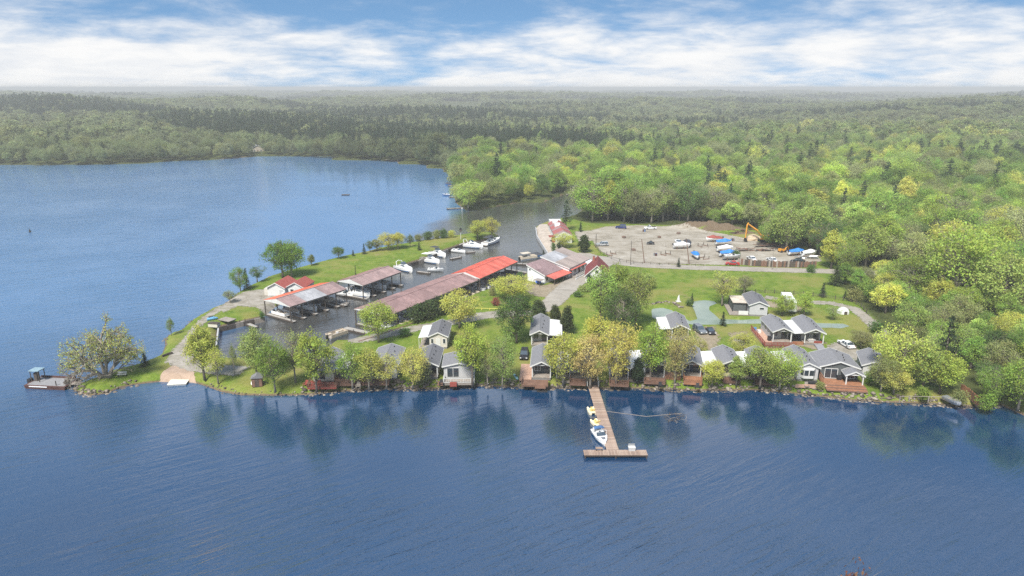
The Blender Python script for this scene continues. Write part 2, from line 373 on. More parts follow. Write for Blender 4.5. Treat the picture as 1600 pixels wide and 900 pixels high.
sheet('gravel_path', [ribbon(WP([(862,474),(835,488),(780,491),(750,494),(700,505),(650,513),(620,519),(580,528),(545,534)]), [4,4,6,5.5,4,4,4.5,4,3])], GRAVEL, .7, .045)
sheet('gravel_track', [ribbon(WP([(1195,464),(1230,470),(1262,472),(1300,474),(1335,482),(1352,496),(1365,508),(1382,524)]), 3.4)], GRAVEL, .7, .04)
sheet('trailer_pad', [ribbon(WP([(1192,474),(1225,478),(1250,486)]), 6)], BARE, .7, .05)
sheet('gravel_yard', [WP([(342,482),(362,464),(385,455),(412,452),(425,462),(430,474),(440,486),(418,490),(400,480),(372,478),(350,488)]), ribbon(WP([(350,478),(325,494),(308,510),(296,528),(284,548),(280,562),(296,572)]), [3,2.4,2.2,2.6,4.4,5.5,4])], GRAVEL, .7, .04)
sheet('spit_road', [ribbon(WP([(278,562),(305,572),(345,578),(380,580)]), 5)], GRAVEL, .7, .06)
sheet('beach', [WP([(246,597),(252,588),(268,577),(285,571),(300,574),(304,586),(306,597),(290,602),(265,602)], .5)], SAND, .6, .05)
sheet('parking_pad', [WP([(1292,540),(1310,534),(1335,542),(1352,556),(1345,566),(1320,556),(1296,548)])], GRAVEL, .6, .04)
sheet('worn_ground', [WP([(1085,512),(1115,510),(1125,530),(1112,548),(1090,540)]), WP([(1140,520),(1165,518),(1170,532),(1145,536)]), WP([(1235,536),(1260,528),(1290,536),(1275,548)])], BARE, .7, .05)
sheet('dock_apron', [WP([(837,356),(850,351),(866,374),(876,392),(868,402),(856,394),(847,381),(839,368)], G)], Mt('concrete_apron', (.42, .36, .30), .85, var=.2, scale=.5), .5, .06)

def pond_material():
    m = bpy.data.materials.new('pond_water'); m.use_nodes = True; t = m.node_tree; b = t.nodes['Principled BSDF']
    c = N(t, 'ShaderNodeTexCoord').outputs['Object']
    L(t, ramp(t, noise(t, c, .15, 3), [(.3, (.17, .22, .185)), (.7, (.25, .295, .25))]), b.inputs['Base Color'])
    b.inputs['Roughness'].default_value = .12; b.inputs['IOR'].default_value = 1.33
    bn = N(t, 'ShaderNodeBump'); bn.inputs['Strength'].default_value = .1; L(t, noise(t, c, 2.0, 3), bn.inputs['Height']); L(t, bn.outputs[0], b.inputs['Normal'])
    return m
POND = pond_material()
for p in ponds:
    sheet('pond', [p], POND, .6, flat=G-.43)

# air: one even, pale volume round everything below the drone
hz = MB().bx(-31000, 31000, -700, 41000, -4, 66).build('haze', None); tag(hz, kind='stuff')
hm = bpy.data.materials.new('haze'); hm.use_nodes = True; t = hm.node_tree; t.nodes.clear()
pv = N(t, 'ShaderNodeVolumePrincipled'); pv.inputs['Color'].default_value = (.74, .75, .73, 1); pv.inputs['Density'].default_value = .00034; pv.inputs['Anisotropy'].default_value = 0.0
o = N(t, 'ShaderNodeOutputMaterial'); L(t, pv.outputs[0], o.inputs['Volume']); hz.data.materials.append(hm)
# ------------------------------------------------------------ trees
def leaves_mesh(name, C, rng, size, out=None, aspect=.7, up=.15, lv=None):
    n = len(C); nrm = rng.normal(size=(n,3))
    if out is not None: nrm += out*.9
    nrm[:,2] += up; nrm /= np.linalg.norm(nrm, axis=1)[:,None]
    a = np.cross(nrm, rng.normal(size=(n,3))); a /= np.linalg.norm(a, axis=1)[:,None]+1e-9; b = np.cross(nrm, a)
    s = size*rng.uniform(.6, 1.35, (n,1)); a = a*s; b = b*s*aspect
    v = np.stack([C-a, C-b*.8+a*.15, C+a, C+b+a*.1], 1).reshape(-1,3)
    f = np.arange(n*4).reshape(-1,4)
    me = np_mesh(name, v, f, LEAF); 
    if lv is None: lv = rng.uniform(0, 1, n)
    attr(me, 'leafv', np.repeat(np.clip(lv, 0, 1), 4)); return me
def broadleaf(seed, h=12., w=9., base=.22, clumps=46, leaves=4200, leaf=.3, top=.0, bark=BARK, spread=.13, skel=1.0, shape='round'):
    """trunk mesh and crown mesh; crown height from base*h to h, clumps on an uneven shell"""
    rng = np.random.default_rng(seed)
    z0 = base*h; cz = (z0+h)/2; rz = (h-z0)/2; lobes = rng.normal(size=(7,3)); lobes /= np.linalg.norm(lobes, axis=1)[:,None]
    amp = rng.uniform(-.25, .28, 7)
    d = rng.normal(size=(clumps,3)); d /= np.linalg.norm(d, axis=1)[:,None]
    rr = rng.uniform(.25, 1, clumps)**.5*.86
    m = 1+(np.maximum(d@lobes.T, 0)**2@amp)
    if shape == 'oval': wid = 1-.25*d[:,2]
    elif shape == 'vase': wid = 1+.3*d[:,2]
    elif shape == 'cone': wid = np.clip(.62-.75*d[:,2]*rr, .08, 1.2)
    else: wid = np.ones(clumps)
    C = np.stack([d[:,0]*rr*m*w/2*wid, d[:,1]*rr*m*w/2*wid, cz+d[:,2]*rr*np.clip(m,.7,1.15)*rz], 1)
    C[0] = (rng.normal()*.2, rng.normal()*.2, h*.93)
    per = rng.dirichlet(np.full(clumps, 2.2))*leaves; hue = rng.uniform(.2, .8, clumps)
    pts, out, lv = [], [], []
    for i in range(clumps):
        k = max(6, int(per[i])); s = spread*w*rng.uniform(.7, 1.3)
        g = rng.normal(size=(k,3)); g /= np.linalg.norm(g, axis=1)[:,None]; g *= (rng.uniform(0,1,(k,1))**.5)*1.7
        p = C[i]+g*s*np.array([1,1,.92]); pts.append(p); out.append(g); lv.append(hue[i]+rng.normal(size=k)*.2)
    pts = np.concatenate(pts); pts[:,2] = np.maximum(pts[:,2], z0*.55)
    cm_ = leaves_mesh('crown', pts, rng, leaf, np.concatenate(out), lv=np.concatenate(lv))
    mb = MB(); r0 = .017*h*skel+.05; lean = rng.normal(size=2)*.02*h
    tp = [(0,0,-.3),(lean[0]*.2,lean[1]*.2,h*.12),(lean[0]*.5,lean[1]*.5,h*.35),(lean[0],lean[1],h*.6),(lean[0]*1.2,lean[1]*1.2,h*.88)]
    mb.tube(tp, [r0*1.25, r0, r0*.75, r0*.45, r0*.1], 7)
    order = rng.permutation(clumps)[:int(clumps*.8)]
    for i in order:
        c = C[i]; zs = max(h*.14, min(h*.7, c[2]-np.hypot(c[0],c[1])*rng.uniform(.5,.95))); f_ = zs/(h*.6)
        s = np.array([lean[0]*f_, lean[1]*f_, zs]); mid = s*.45+c*.55+np.array([0,0,.05*h])*rng.uniform(-.2,1)
        r = r0*rng.uniform(.2,.42); mb.tube([s, mid, c], [r, r*.6, r*.15], 4, False)
        for _ in range(3):
            e = c+rng.normal(size=3)*spread*w*1.1; q = mid*.35+c*.65; mb.tube([q, e], [r*.32, r*.08], 3, False)
    return mb.mesh('trunk', bark, True), cm_
def conifer(seed, h=14., w=5., base=.12, leaf=.32, whorls=16, arms=7, n=9, ragged=.35, taper=1.0):
    rng = np.random.default_rng(seed); pts = []; mb = MB(); r0 = .012*h+.05
    mb.tube([(0,0,-.3),(0,0,h*.5),(0,0,h*.98)], [r0*1.2, r0*.7, .02], 6)
    for i in range(whorls):
        f_ = (i+.3*rng.random())/whorls; z = h*(base+(1-base)*f_)
        rad = w/2*(1-f_)**taper+.12
        for k in range(arms):
            a = rng.uniform(0, 6.283); rl = rad*rng.uniform(1-ragged, 1.08); dr = rng.uniform(-.25, .05)*rl
            m = max(3, int(n*rl/(w/2)*1.3)); t_ = rng.uniform(.12, 1, m)
            p = np.stack([np.cos(a)*rl*t_, np.sin(a)*rl*t_, z+dr*t_], 1)+rng.normal(size=(m,3))*np.array([.13,.13,.09])*w*.32
            pts.append(p)
            if i % 2 == 0: mb.tube([(0,0,z), (math.cos(a)*rl*.9, math.sin(a)*rl*.9, z+dr*.9)], [r0*.25, .01], 3, False)
    pts.append(np.column_stack([rng.normal(size=(14,2))*.1, h*rng.uniform(.93,1.0,14)]))
    return mb.mesh('trunk', BARK, True), leaves_mesh('crown', np.concatenate(pts), rng, leaf, aspect=.45, up=.6)

TINT = dict(lime=(.35,.44,.085), spring=(.30,.38,.10), yellow=(.46,.47,.105), gold=(.48,.46,.12), orange=(.48,.39,.145), green=(.17,.26,.055), deep=(.115,.18,.055), olive=(.27,.29,.11), grey=(.25,.265,.12),
            pine=(.06,.09,.045), spruce=(.05,.085,.042), cedar=(.085,.115,.045), rust=(.26,.10,.07), pale=(.34,.42,.13), mid=(.22,.31,.065))
TINT = {k: tuple(v*(1.22 if k not in ('pine','spruce','cedar') else 1.1) for v in c_) for k, c_ in TINT.items()}
VAR = {}
def variant(key, fn):
    if key not in VAR: VAR[key] = fn()
    return VAR[key]
for k, (sd, hh, ww, sh) in enumerate([(11,12,9.5,'round'),(12,12,8.,'oval'),(13,12,10.5,'vase'),(14,12,7.2,'oval'),(15,12,9.,'round'),(16,12,8.5,'vase')]):
    variant(('b',k), lambda: broadleaf(sd, hh, ww, .2, 115, 6200, .165, shape=sh, spread=.088, bark=BARK if k % 2 else BARK_PALE))
for k in range(3):    # open crowns: few leaves, much of the branching shows
    variant(('s',k), lambda: broadleaf(31+k, 12, 8.5, .22, 100, 3400, .155, shape=('vase','round','oval')[k], spread=.085, bark=BARK_PALE))
for k in range(2): variant(('c',k), lambda: conifer(41+k, 10, 5.2, .06, .24, 22, 9, 11, .25))
for k in range(3): variant(('p',k), lambda: conifer(51+k, 16, 6.4, .3, .42, 11, 6, 14, .55, .6))
variant(('d',0), lambda: broadleaf(61, 8, 4.6, .04, 60, 5200, .2, shape='cone', spread=.13))
variant(('u',0), lambda: broadleaf(62, 3, 4.2, .05, 30, 1500, .17, spread=.15, skel=.5))
variant(('u',1), lambda: broadleaf(63, 3, 3.4, .05, 26, 1000, .17, spread=.15, skel=.5))
for k in range(4): variant(('f',k), lambda: broadleaf(71+k, 12, 10, .2, 46, 1900, .4, spread=.105, shape=('round','oval','round','vase')[k], bark=BARK_PALE))
H0 = {'b':12, 's':12, 'c':10, 'p':16, 'd':8, 'u':3, 'f':12}
W0 = {('b',0):9.5,('b',1):8.,('b',2):10.5,('b',3):7.2,('b',4):9.,('b',5):8.5,('s',0):8.5,('s',1):8.5,('s',2):8.5,('d',0):4.6,('u',0):4.2,('u',1):3.4,('c',0):5.2,('c',1):5.2}
def jit(c, a=.1): return tuple(max(.005, x*rnd.uniform(1-a, 1+a)) for x in c)
def plant(name, key, loc, sx_, sz_, tint, label, cat='tree', group=None):
    tm, cm_ = VAR[key]; o = root(name, label, cat, loc, rnd.uniform(0, 6.28), group); o.scale = (sx_, sx_, sz_)
    a = bpy.data.objects.new('trunk' if cat == 'tree' else 'stem', tm); COL.objects.link(a); a.parent = o
    b = bpy.data.objects.new('crown' if cat == 'tree' else 'foliage', cm_); COL.objects.link(b); b.parent = o; b['tint'] = tuple(tint)
    return o
def tree_px(name, key, px, py, top, wpx, tint, label, cat='tree', group=None):
    """base at (px,py), crown top at row `top`, crown wpx pixels wide"""
    x, y = W(px, py); k = mpp(py)
    ang = PITCH+math.atan((py-450)/FPX); hh = (py-top)*k/math.cos(ang*.8); ww = wpx*k
    return plant(name, key, (x, y, G), ww/W0.get(key, 8.)*1.04, hh/H0[key[0]]*.97, jit(TINT[tint], .06), label, cat, group)
# ------------------------------------------------------------ the woods
def proj(x, y, z=G):
    f_ = y*math.cos(PITCH)+(CAM_H-z)*math.sin(PITCH); u = -y*math.sin(PITCH)*-1-(CAM_H-z)*math.cos(PITCH)
    return 800+FPX*x/f_, 450-FPX*u/f_
rng = np.random.default_rng(5)
pts = []
d = 112.0
while d < 6500:
    s = 7.4 if d < 650 else 7.4+(d-650)*.0060
    a = np.arange(-R(50), R(50), s/d); a = a+rng.uniform(-.45, .45, len(a))*s/d
    rr_ = d+rng.uniform(-.45, .45, len(a))*s
    pts.append(np.stack([np.sin(a)*rr_, np.cos(a)*rr_, np.full(len(a), s)], 1)); d += s*.95
pts = np.concatenate(pts); FP = pts[:,:2]; FS = pts[:,2]
keep = (sdf(FP, water_poly) > np.where(np.hypot(FP[:,0],FP[:,1]) > 280, .4, 1.5)) & (sdf(FP, open_poly) > .5) & (FP[:,0] < 2e4)
CLEAR = [WP([(690,168.5),(750,168.5),(752,181),(690,181)]), ribbon(WP([(1300,424),(1420,428),(1560,430)]), 9), WP([(893,301),(916,300),(916,310),(910,345),(900,345)]), WP([(395,232),(410,232),(410,244),(395,244)]), WP([(700,170),(745,170),(745,178),(700,178)])]
for c in CLEAR: keep &= sdf(FP, c) > .5
# marshes and far open patches
far = np.hypot(FP[:,0], FP[:,1])
n_open = np.sin(FP[:,0]*.0021+.7)*np.sin(FP[:,1]*.0026+1.9)+.35*np.sin(FP[:,0]*.008+FP[:,1]*.005)
keep &= ~((far > 1400) & (n_open > .93))
FP, FS, far = FP[keep], FS[keep], far[keep]
FZ = ground_z(FP)-.1
FZ = np.maximum(FZ, .3)
patch = np.sin(FP[:,0]*.017+1.1)*np.sin(FP[:,1]*.013+.3)+.7*np.sin(FP[:,0]*.037-FP[:,1]*.029)+rng.normal(size=len(FP))*.55
con = (np.sin(FP[:,0]*.0042+2.2)*np.sin(FP[:,1]*.0085+1.0)+.5*np.sin(FP[:,0]*.009+FP[:,1]*.012))
con_p = np.where(far < 340, .01, np.where(far < 600, .03, np.clip((con-.25)*3.2, .015, .85)))
# the long pine ridge beyond the head of the bay
ridge = np.exp(-((FP[:,1]-1180)/170)**2)*((FP[:,0] > -420) & (FP[:,0] < 170)); con_p = np.maximum(con_p, ridge*.9)
fshore = (far > 480) & (far < 640) & (FP[:,0] < -60); con_p = np.where(fshore, .26, con_p)
is_con = rng.random(len(FP)) < con_p
names = ['lime','spring','mid','green','deep','yellow','gold','olive','grey']
base_c = np.array([TINT[n] for n in names])
pr = np.stack([.08+.15*np.clip(patch,0,2), .20+0*patch, .24+0*patch, .15+.1*np.clip(-patch,0,2), .06+.05*np.clip(-patch,0,2), .08+.07*np.clip(patch,0,2), .012+0*patch, .10+0*patch, .13+.12*np.clip(-patch,0,2)], 1)
pr /= pr.sum(1)[:,None]
pick = (pr.cumsum(1) < rng.random((len(FP),1))).sum(1).clip(0, 8)
tintv = base_c[pick]*rng.uniform(.8, 1.4, (len(FP),1))
mute = np.maximum(np.clip((far-400)/700, 0, 1)*.82, np.where((FP[:,0] < -40) & (far > 430), .8, 0))[:,None]; tintv = tintv*(1-mute)+np.array([.25,.275,.15])*rng.uniform(.7,1.2,(len(FP),1))*mute   # distance haze painted into the crown tints
tintv[is_con] = np.array(TINT['pine'])*rng.uniform(.8,1.2,(is_con.sum(),1))
hgt = np.where(is_con, rng.uniform(13, 21, len(FP)), np.clip(rng.lognormal(2.4, .25, len(FP)), 6.5, 19))
dop = sdf(FP, open_poly); hgt = np.where(~is_con & (dop < 10) & (FP[:,0] > 90) & (FP[:,1] < 190), hgt*.7, hgt)
right_low = (FP[:,0] > 85) & (FP[:,1] < 205); hgt = np.where(right_low & ~is_con, np.minimum(hgt, rng.uniform(6.5, 12, len(FP))), hgt)
tall_zone = (FP[:,0] > 30) & (FP[:,0] < 85) & (FP[:,1] > 268) & (FP[:,1] < 330); hgt = np.where(tall_zone, hgt*1.25+2.5, hgt)
hgt = np.where(fshore, hgt*1.22, hgt); tintv[fshore & ~is_con] *= .72
ppx = np.array([proj(x, y, z) for (x, y), z in zip(FP, FZ)])
vis = (ppx[:,0] > -10) & (ppx[:,0] < 1640) & (ppx[:,1] < 700)
# hidden ones behind the front of the wood count less: rank by size on screen
order = np.where(vis)[0]; order = order[np.argsort(far[order])][:300]
ind = np.zeros(len(FP), bool); ind[order] = True
LOOK = {'lime':'bright lime green','spring':'fresh green','mid':'mid green','green':'full green','deep':'dark green','yellow':'yellow-green','gold':'golden yellow','olive':'olive green','grey':'greyish'}
def wood_words(i):
    px, py = ppx[i]; h_ = hgt[i]
    size = 'tall ' if h_ > 12.5 else ('low ' if h_ < 9 else '')
    look = size+('dark conifer' if is_con[i] else LOOK[names[pick[i]]]+' tree')
    if px > 1330 and py > 470:
        zone = 'in the low woods right of the cottages'
        spot = ('by the track bend' if py < 500 and px < 1430 else 'behind the big yellow tree' if px < 1450 else 'above the red plank fence' if px < 1530 else 'at the right photo edge')+(', at the water' if py > 590 else ', deep in' if py < 530 else '')
    elif px > 1180 and py > 385:
        zone = 'in the woods at the right end of the road'
        spot = ('beside the scrap yard' if px < 1300 else 'along the road' if px < 1420 else 'past the road end' if px < 1520 else 'at the right photo edge')+(' on the field side' if py > 430 else ' on the far side')
    elif px < 905:
        zone = 'on the wooded headland across the channel'; spot = 'of the headland '+('at its water edge' if py > 308 else 'on top')+(' to the left' if px < 770 else ' by the channel head' if px > 840 else '')
    else:
        zone = 'in the woods behind the gravel lot'
        spot = ('behind the silver vehicle' if px < 960 else 'behind the parked vans' if px < 1040 else 'behind the dirt mound' if px < 1110 else 'left of the excavator' if px < 1165 else 'behind the excavator' if px < 1230 else 'behind the scrap yard' if px < 1330 else 'at far right' if px < 1460 else 'at the right photo edge')+(', front row' if py > 343 else ', second row' if py > 330 else ', further back' if py > 315 else ', well back')
    if 1: look = look.replace('bright lime green', 'lime')
    return f'{look} in the wood {spot}', 'trees '+zone
def tree_in_wood(i, key=None):
    X, Y = FP[i]; h_ = hgt[i]; lab, grp = wood_words(i)
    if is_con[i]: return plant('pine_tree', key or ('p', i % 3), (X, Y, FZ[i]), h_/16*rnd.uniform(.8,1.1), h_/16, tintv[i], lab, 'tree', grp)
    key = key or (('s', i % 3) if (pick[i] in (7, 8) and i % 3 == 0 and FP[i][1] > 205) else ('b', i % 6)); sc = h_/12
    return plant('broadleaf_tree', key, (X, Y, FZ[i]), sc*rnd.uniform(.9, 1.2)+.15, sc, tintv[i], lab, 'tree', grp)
for i in order:
    tree_in_wood(i)
rest = ~ind
kinds = [('b',0),('b',1),('b',2),('b',3),('s',0),('s',1),('f',0),('f',1),('f',2),('f',3),('p',0),('p',1),('p',2)]
kid = np.where(is_con, 10+rng.integers(0,3,len(FP)), np.where(far < 750, rng.integers(0,6,len(FP)), 6+rng.integers(0,4,len(FP))))
def wood_nodes(srcs):
    g = bpy.data.node_groups.new('far_wood', 'GeometryNodeTree')
    g.interface.new_socket('Geometry', in_out='INPUT', socket_type='NodeSocketGeometry'); g.interface.new_socket('Geometry', in_out='OUTPUT', socket_type='NodeSocketGeometry')
    gi = g.nodes.new('NodeGroupInput'); go = g.nodes.new('NodeGroupOutput'); jn = g.nodes.new('GeometryNodeJoinGeometry')
    def named(n, typ):
        a = g.nodes.new('GeometryNodeInputNamedAttribute'); a.data_type = typ; a.inputs[0].default_value = n; return a.outputs[0]
    k, rz_, sc_ = named('kind_id', 'INT'), named('turn', 'FLOAT_VECTOR'), named('size', 'FLOAT_VECTOR')
    for n, src in enumerate(srcs):
        cmp = g.nodes.new('FunctionNodeCompare'); cmp.data_type = 'INT'; cmp.operation = 'EQUAL'; g.links.new(k, cmp.inputs[2]); cmp.inputs[3].default_value = n
        oi = g.nodes.new('GeometryNodeObjectInfo'); oi.inputs[0].default_value = src; oi.inputs['As Instance'].default_value = True
        ip = g.nodes.new('GeometryNodeInstanceOnPoints'); g.links.new(gi.outputs[0], ip.inputs['Points']); g.links.new(cmp.outputs[0], ip.inputs['Selection'])
        g.links.new(oi.outputs['Geometry'], ip.inputs['Instance']); g.links.new(rz_, ip.inputs['Rotation']); g.links.new(sc_, ip.inputs['Scale'])
        g.links.new(ip.outputs[0], jn.inputs[0])
    g.links.new(jn.outputs[0], go.inputs[0]); return g
def far_wood(name, sel, label):
    n = sel.sum(); me = bpy.data.meshes.new(name); me.vertices.add(n)
    me.vertices.foreach_set('co', np.column_stack([FP[sel], FZ[sel]]).astype(np.float32).ravel())
    a = me.attributes.new('kind_id', 'INT', 'POINT'); a.data.foreach_set('value', kid[sel].astype(np.int32))
    rot = np.zeros((n,3), np.float32); rot[:,2] = rng.uniform(0, 6.28, n)
    a = me.attributes.new('turn', 'FLOAT_VECTOR', 'POINT'); a.data.foreach_set('vector', rot.ravel())
    h0 = np.where(is_con[sel], 16., 12.); sz_ = hgt[sel]/h0; sw = sz_*rng.uniform(.95, 1.3, n)*np.maximum(1, FS[sel]/8.0)
    a = me.attributes.new('size', 'FLOAT_VECTOR', 'POINT'); a.data.foreach_set('vector', np.stack([sw, sw, sz_], 1).astype(np.float32).ravel())
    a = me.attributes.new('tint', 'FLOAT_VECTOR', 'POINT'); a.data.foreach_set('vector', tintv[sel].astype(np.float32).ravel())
    o = bpy.data.objects.new(name, me); COL.objects.link(o); tag(o, label, 'woods', kind='stuff')
    md = o.modifiers.new('far_wood', 'NODES'); md.node_group = wood_nodes(SRC); return o
# sources of the far trees: one crown of each kind that already stands in the wood
SRC = []
def tree_source(key):
    for o in COL.objects:
        if o.type == 'MESH' and o.data == VAR[key][1]: return o
    con_k = key[0] == 'p'; i = np.argmax(np.where(vis & ~ind & (is_con == con_k) & (far > 300), 1e4-far, 0)); ind[i] = True; rest[i] = False
    o = tree_in_wood(i, key)
    return [c for c in o.children if c.name.startswith('crown')][0]
SRC = [tree_source(k) for k in kinds]
near_rest = rest & (far < 600) & (FP[:,0] > -40)
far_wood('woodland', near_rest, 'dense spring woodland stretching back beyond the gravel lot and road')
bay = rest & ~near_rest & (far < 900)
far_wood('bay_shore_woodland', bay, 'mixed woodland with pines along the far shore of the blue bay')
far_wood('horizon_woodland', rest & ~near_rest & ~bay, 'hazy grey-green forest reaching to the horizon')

_pz = float(ground_z(np.array([W(722,176)]))[0])+.6
for _p in ([(696,177),(705,173),(722,172),(745,173.5),(742,177),(720,178)],):
    _q = [Vector((*W(x,y,_pz), _pz)) for x, y in _p]; tag(MB().add(_q, [tuple(range(len(_q)))]).build('distant_lake', POND), kind='structure')
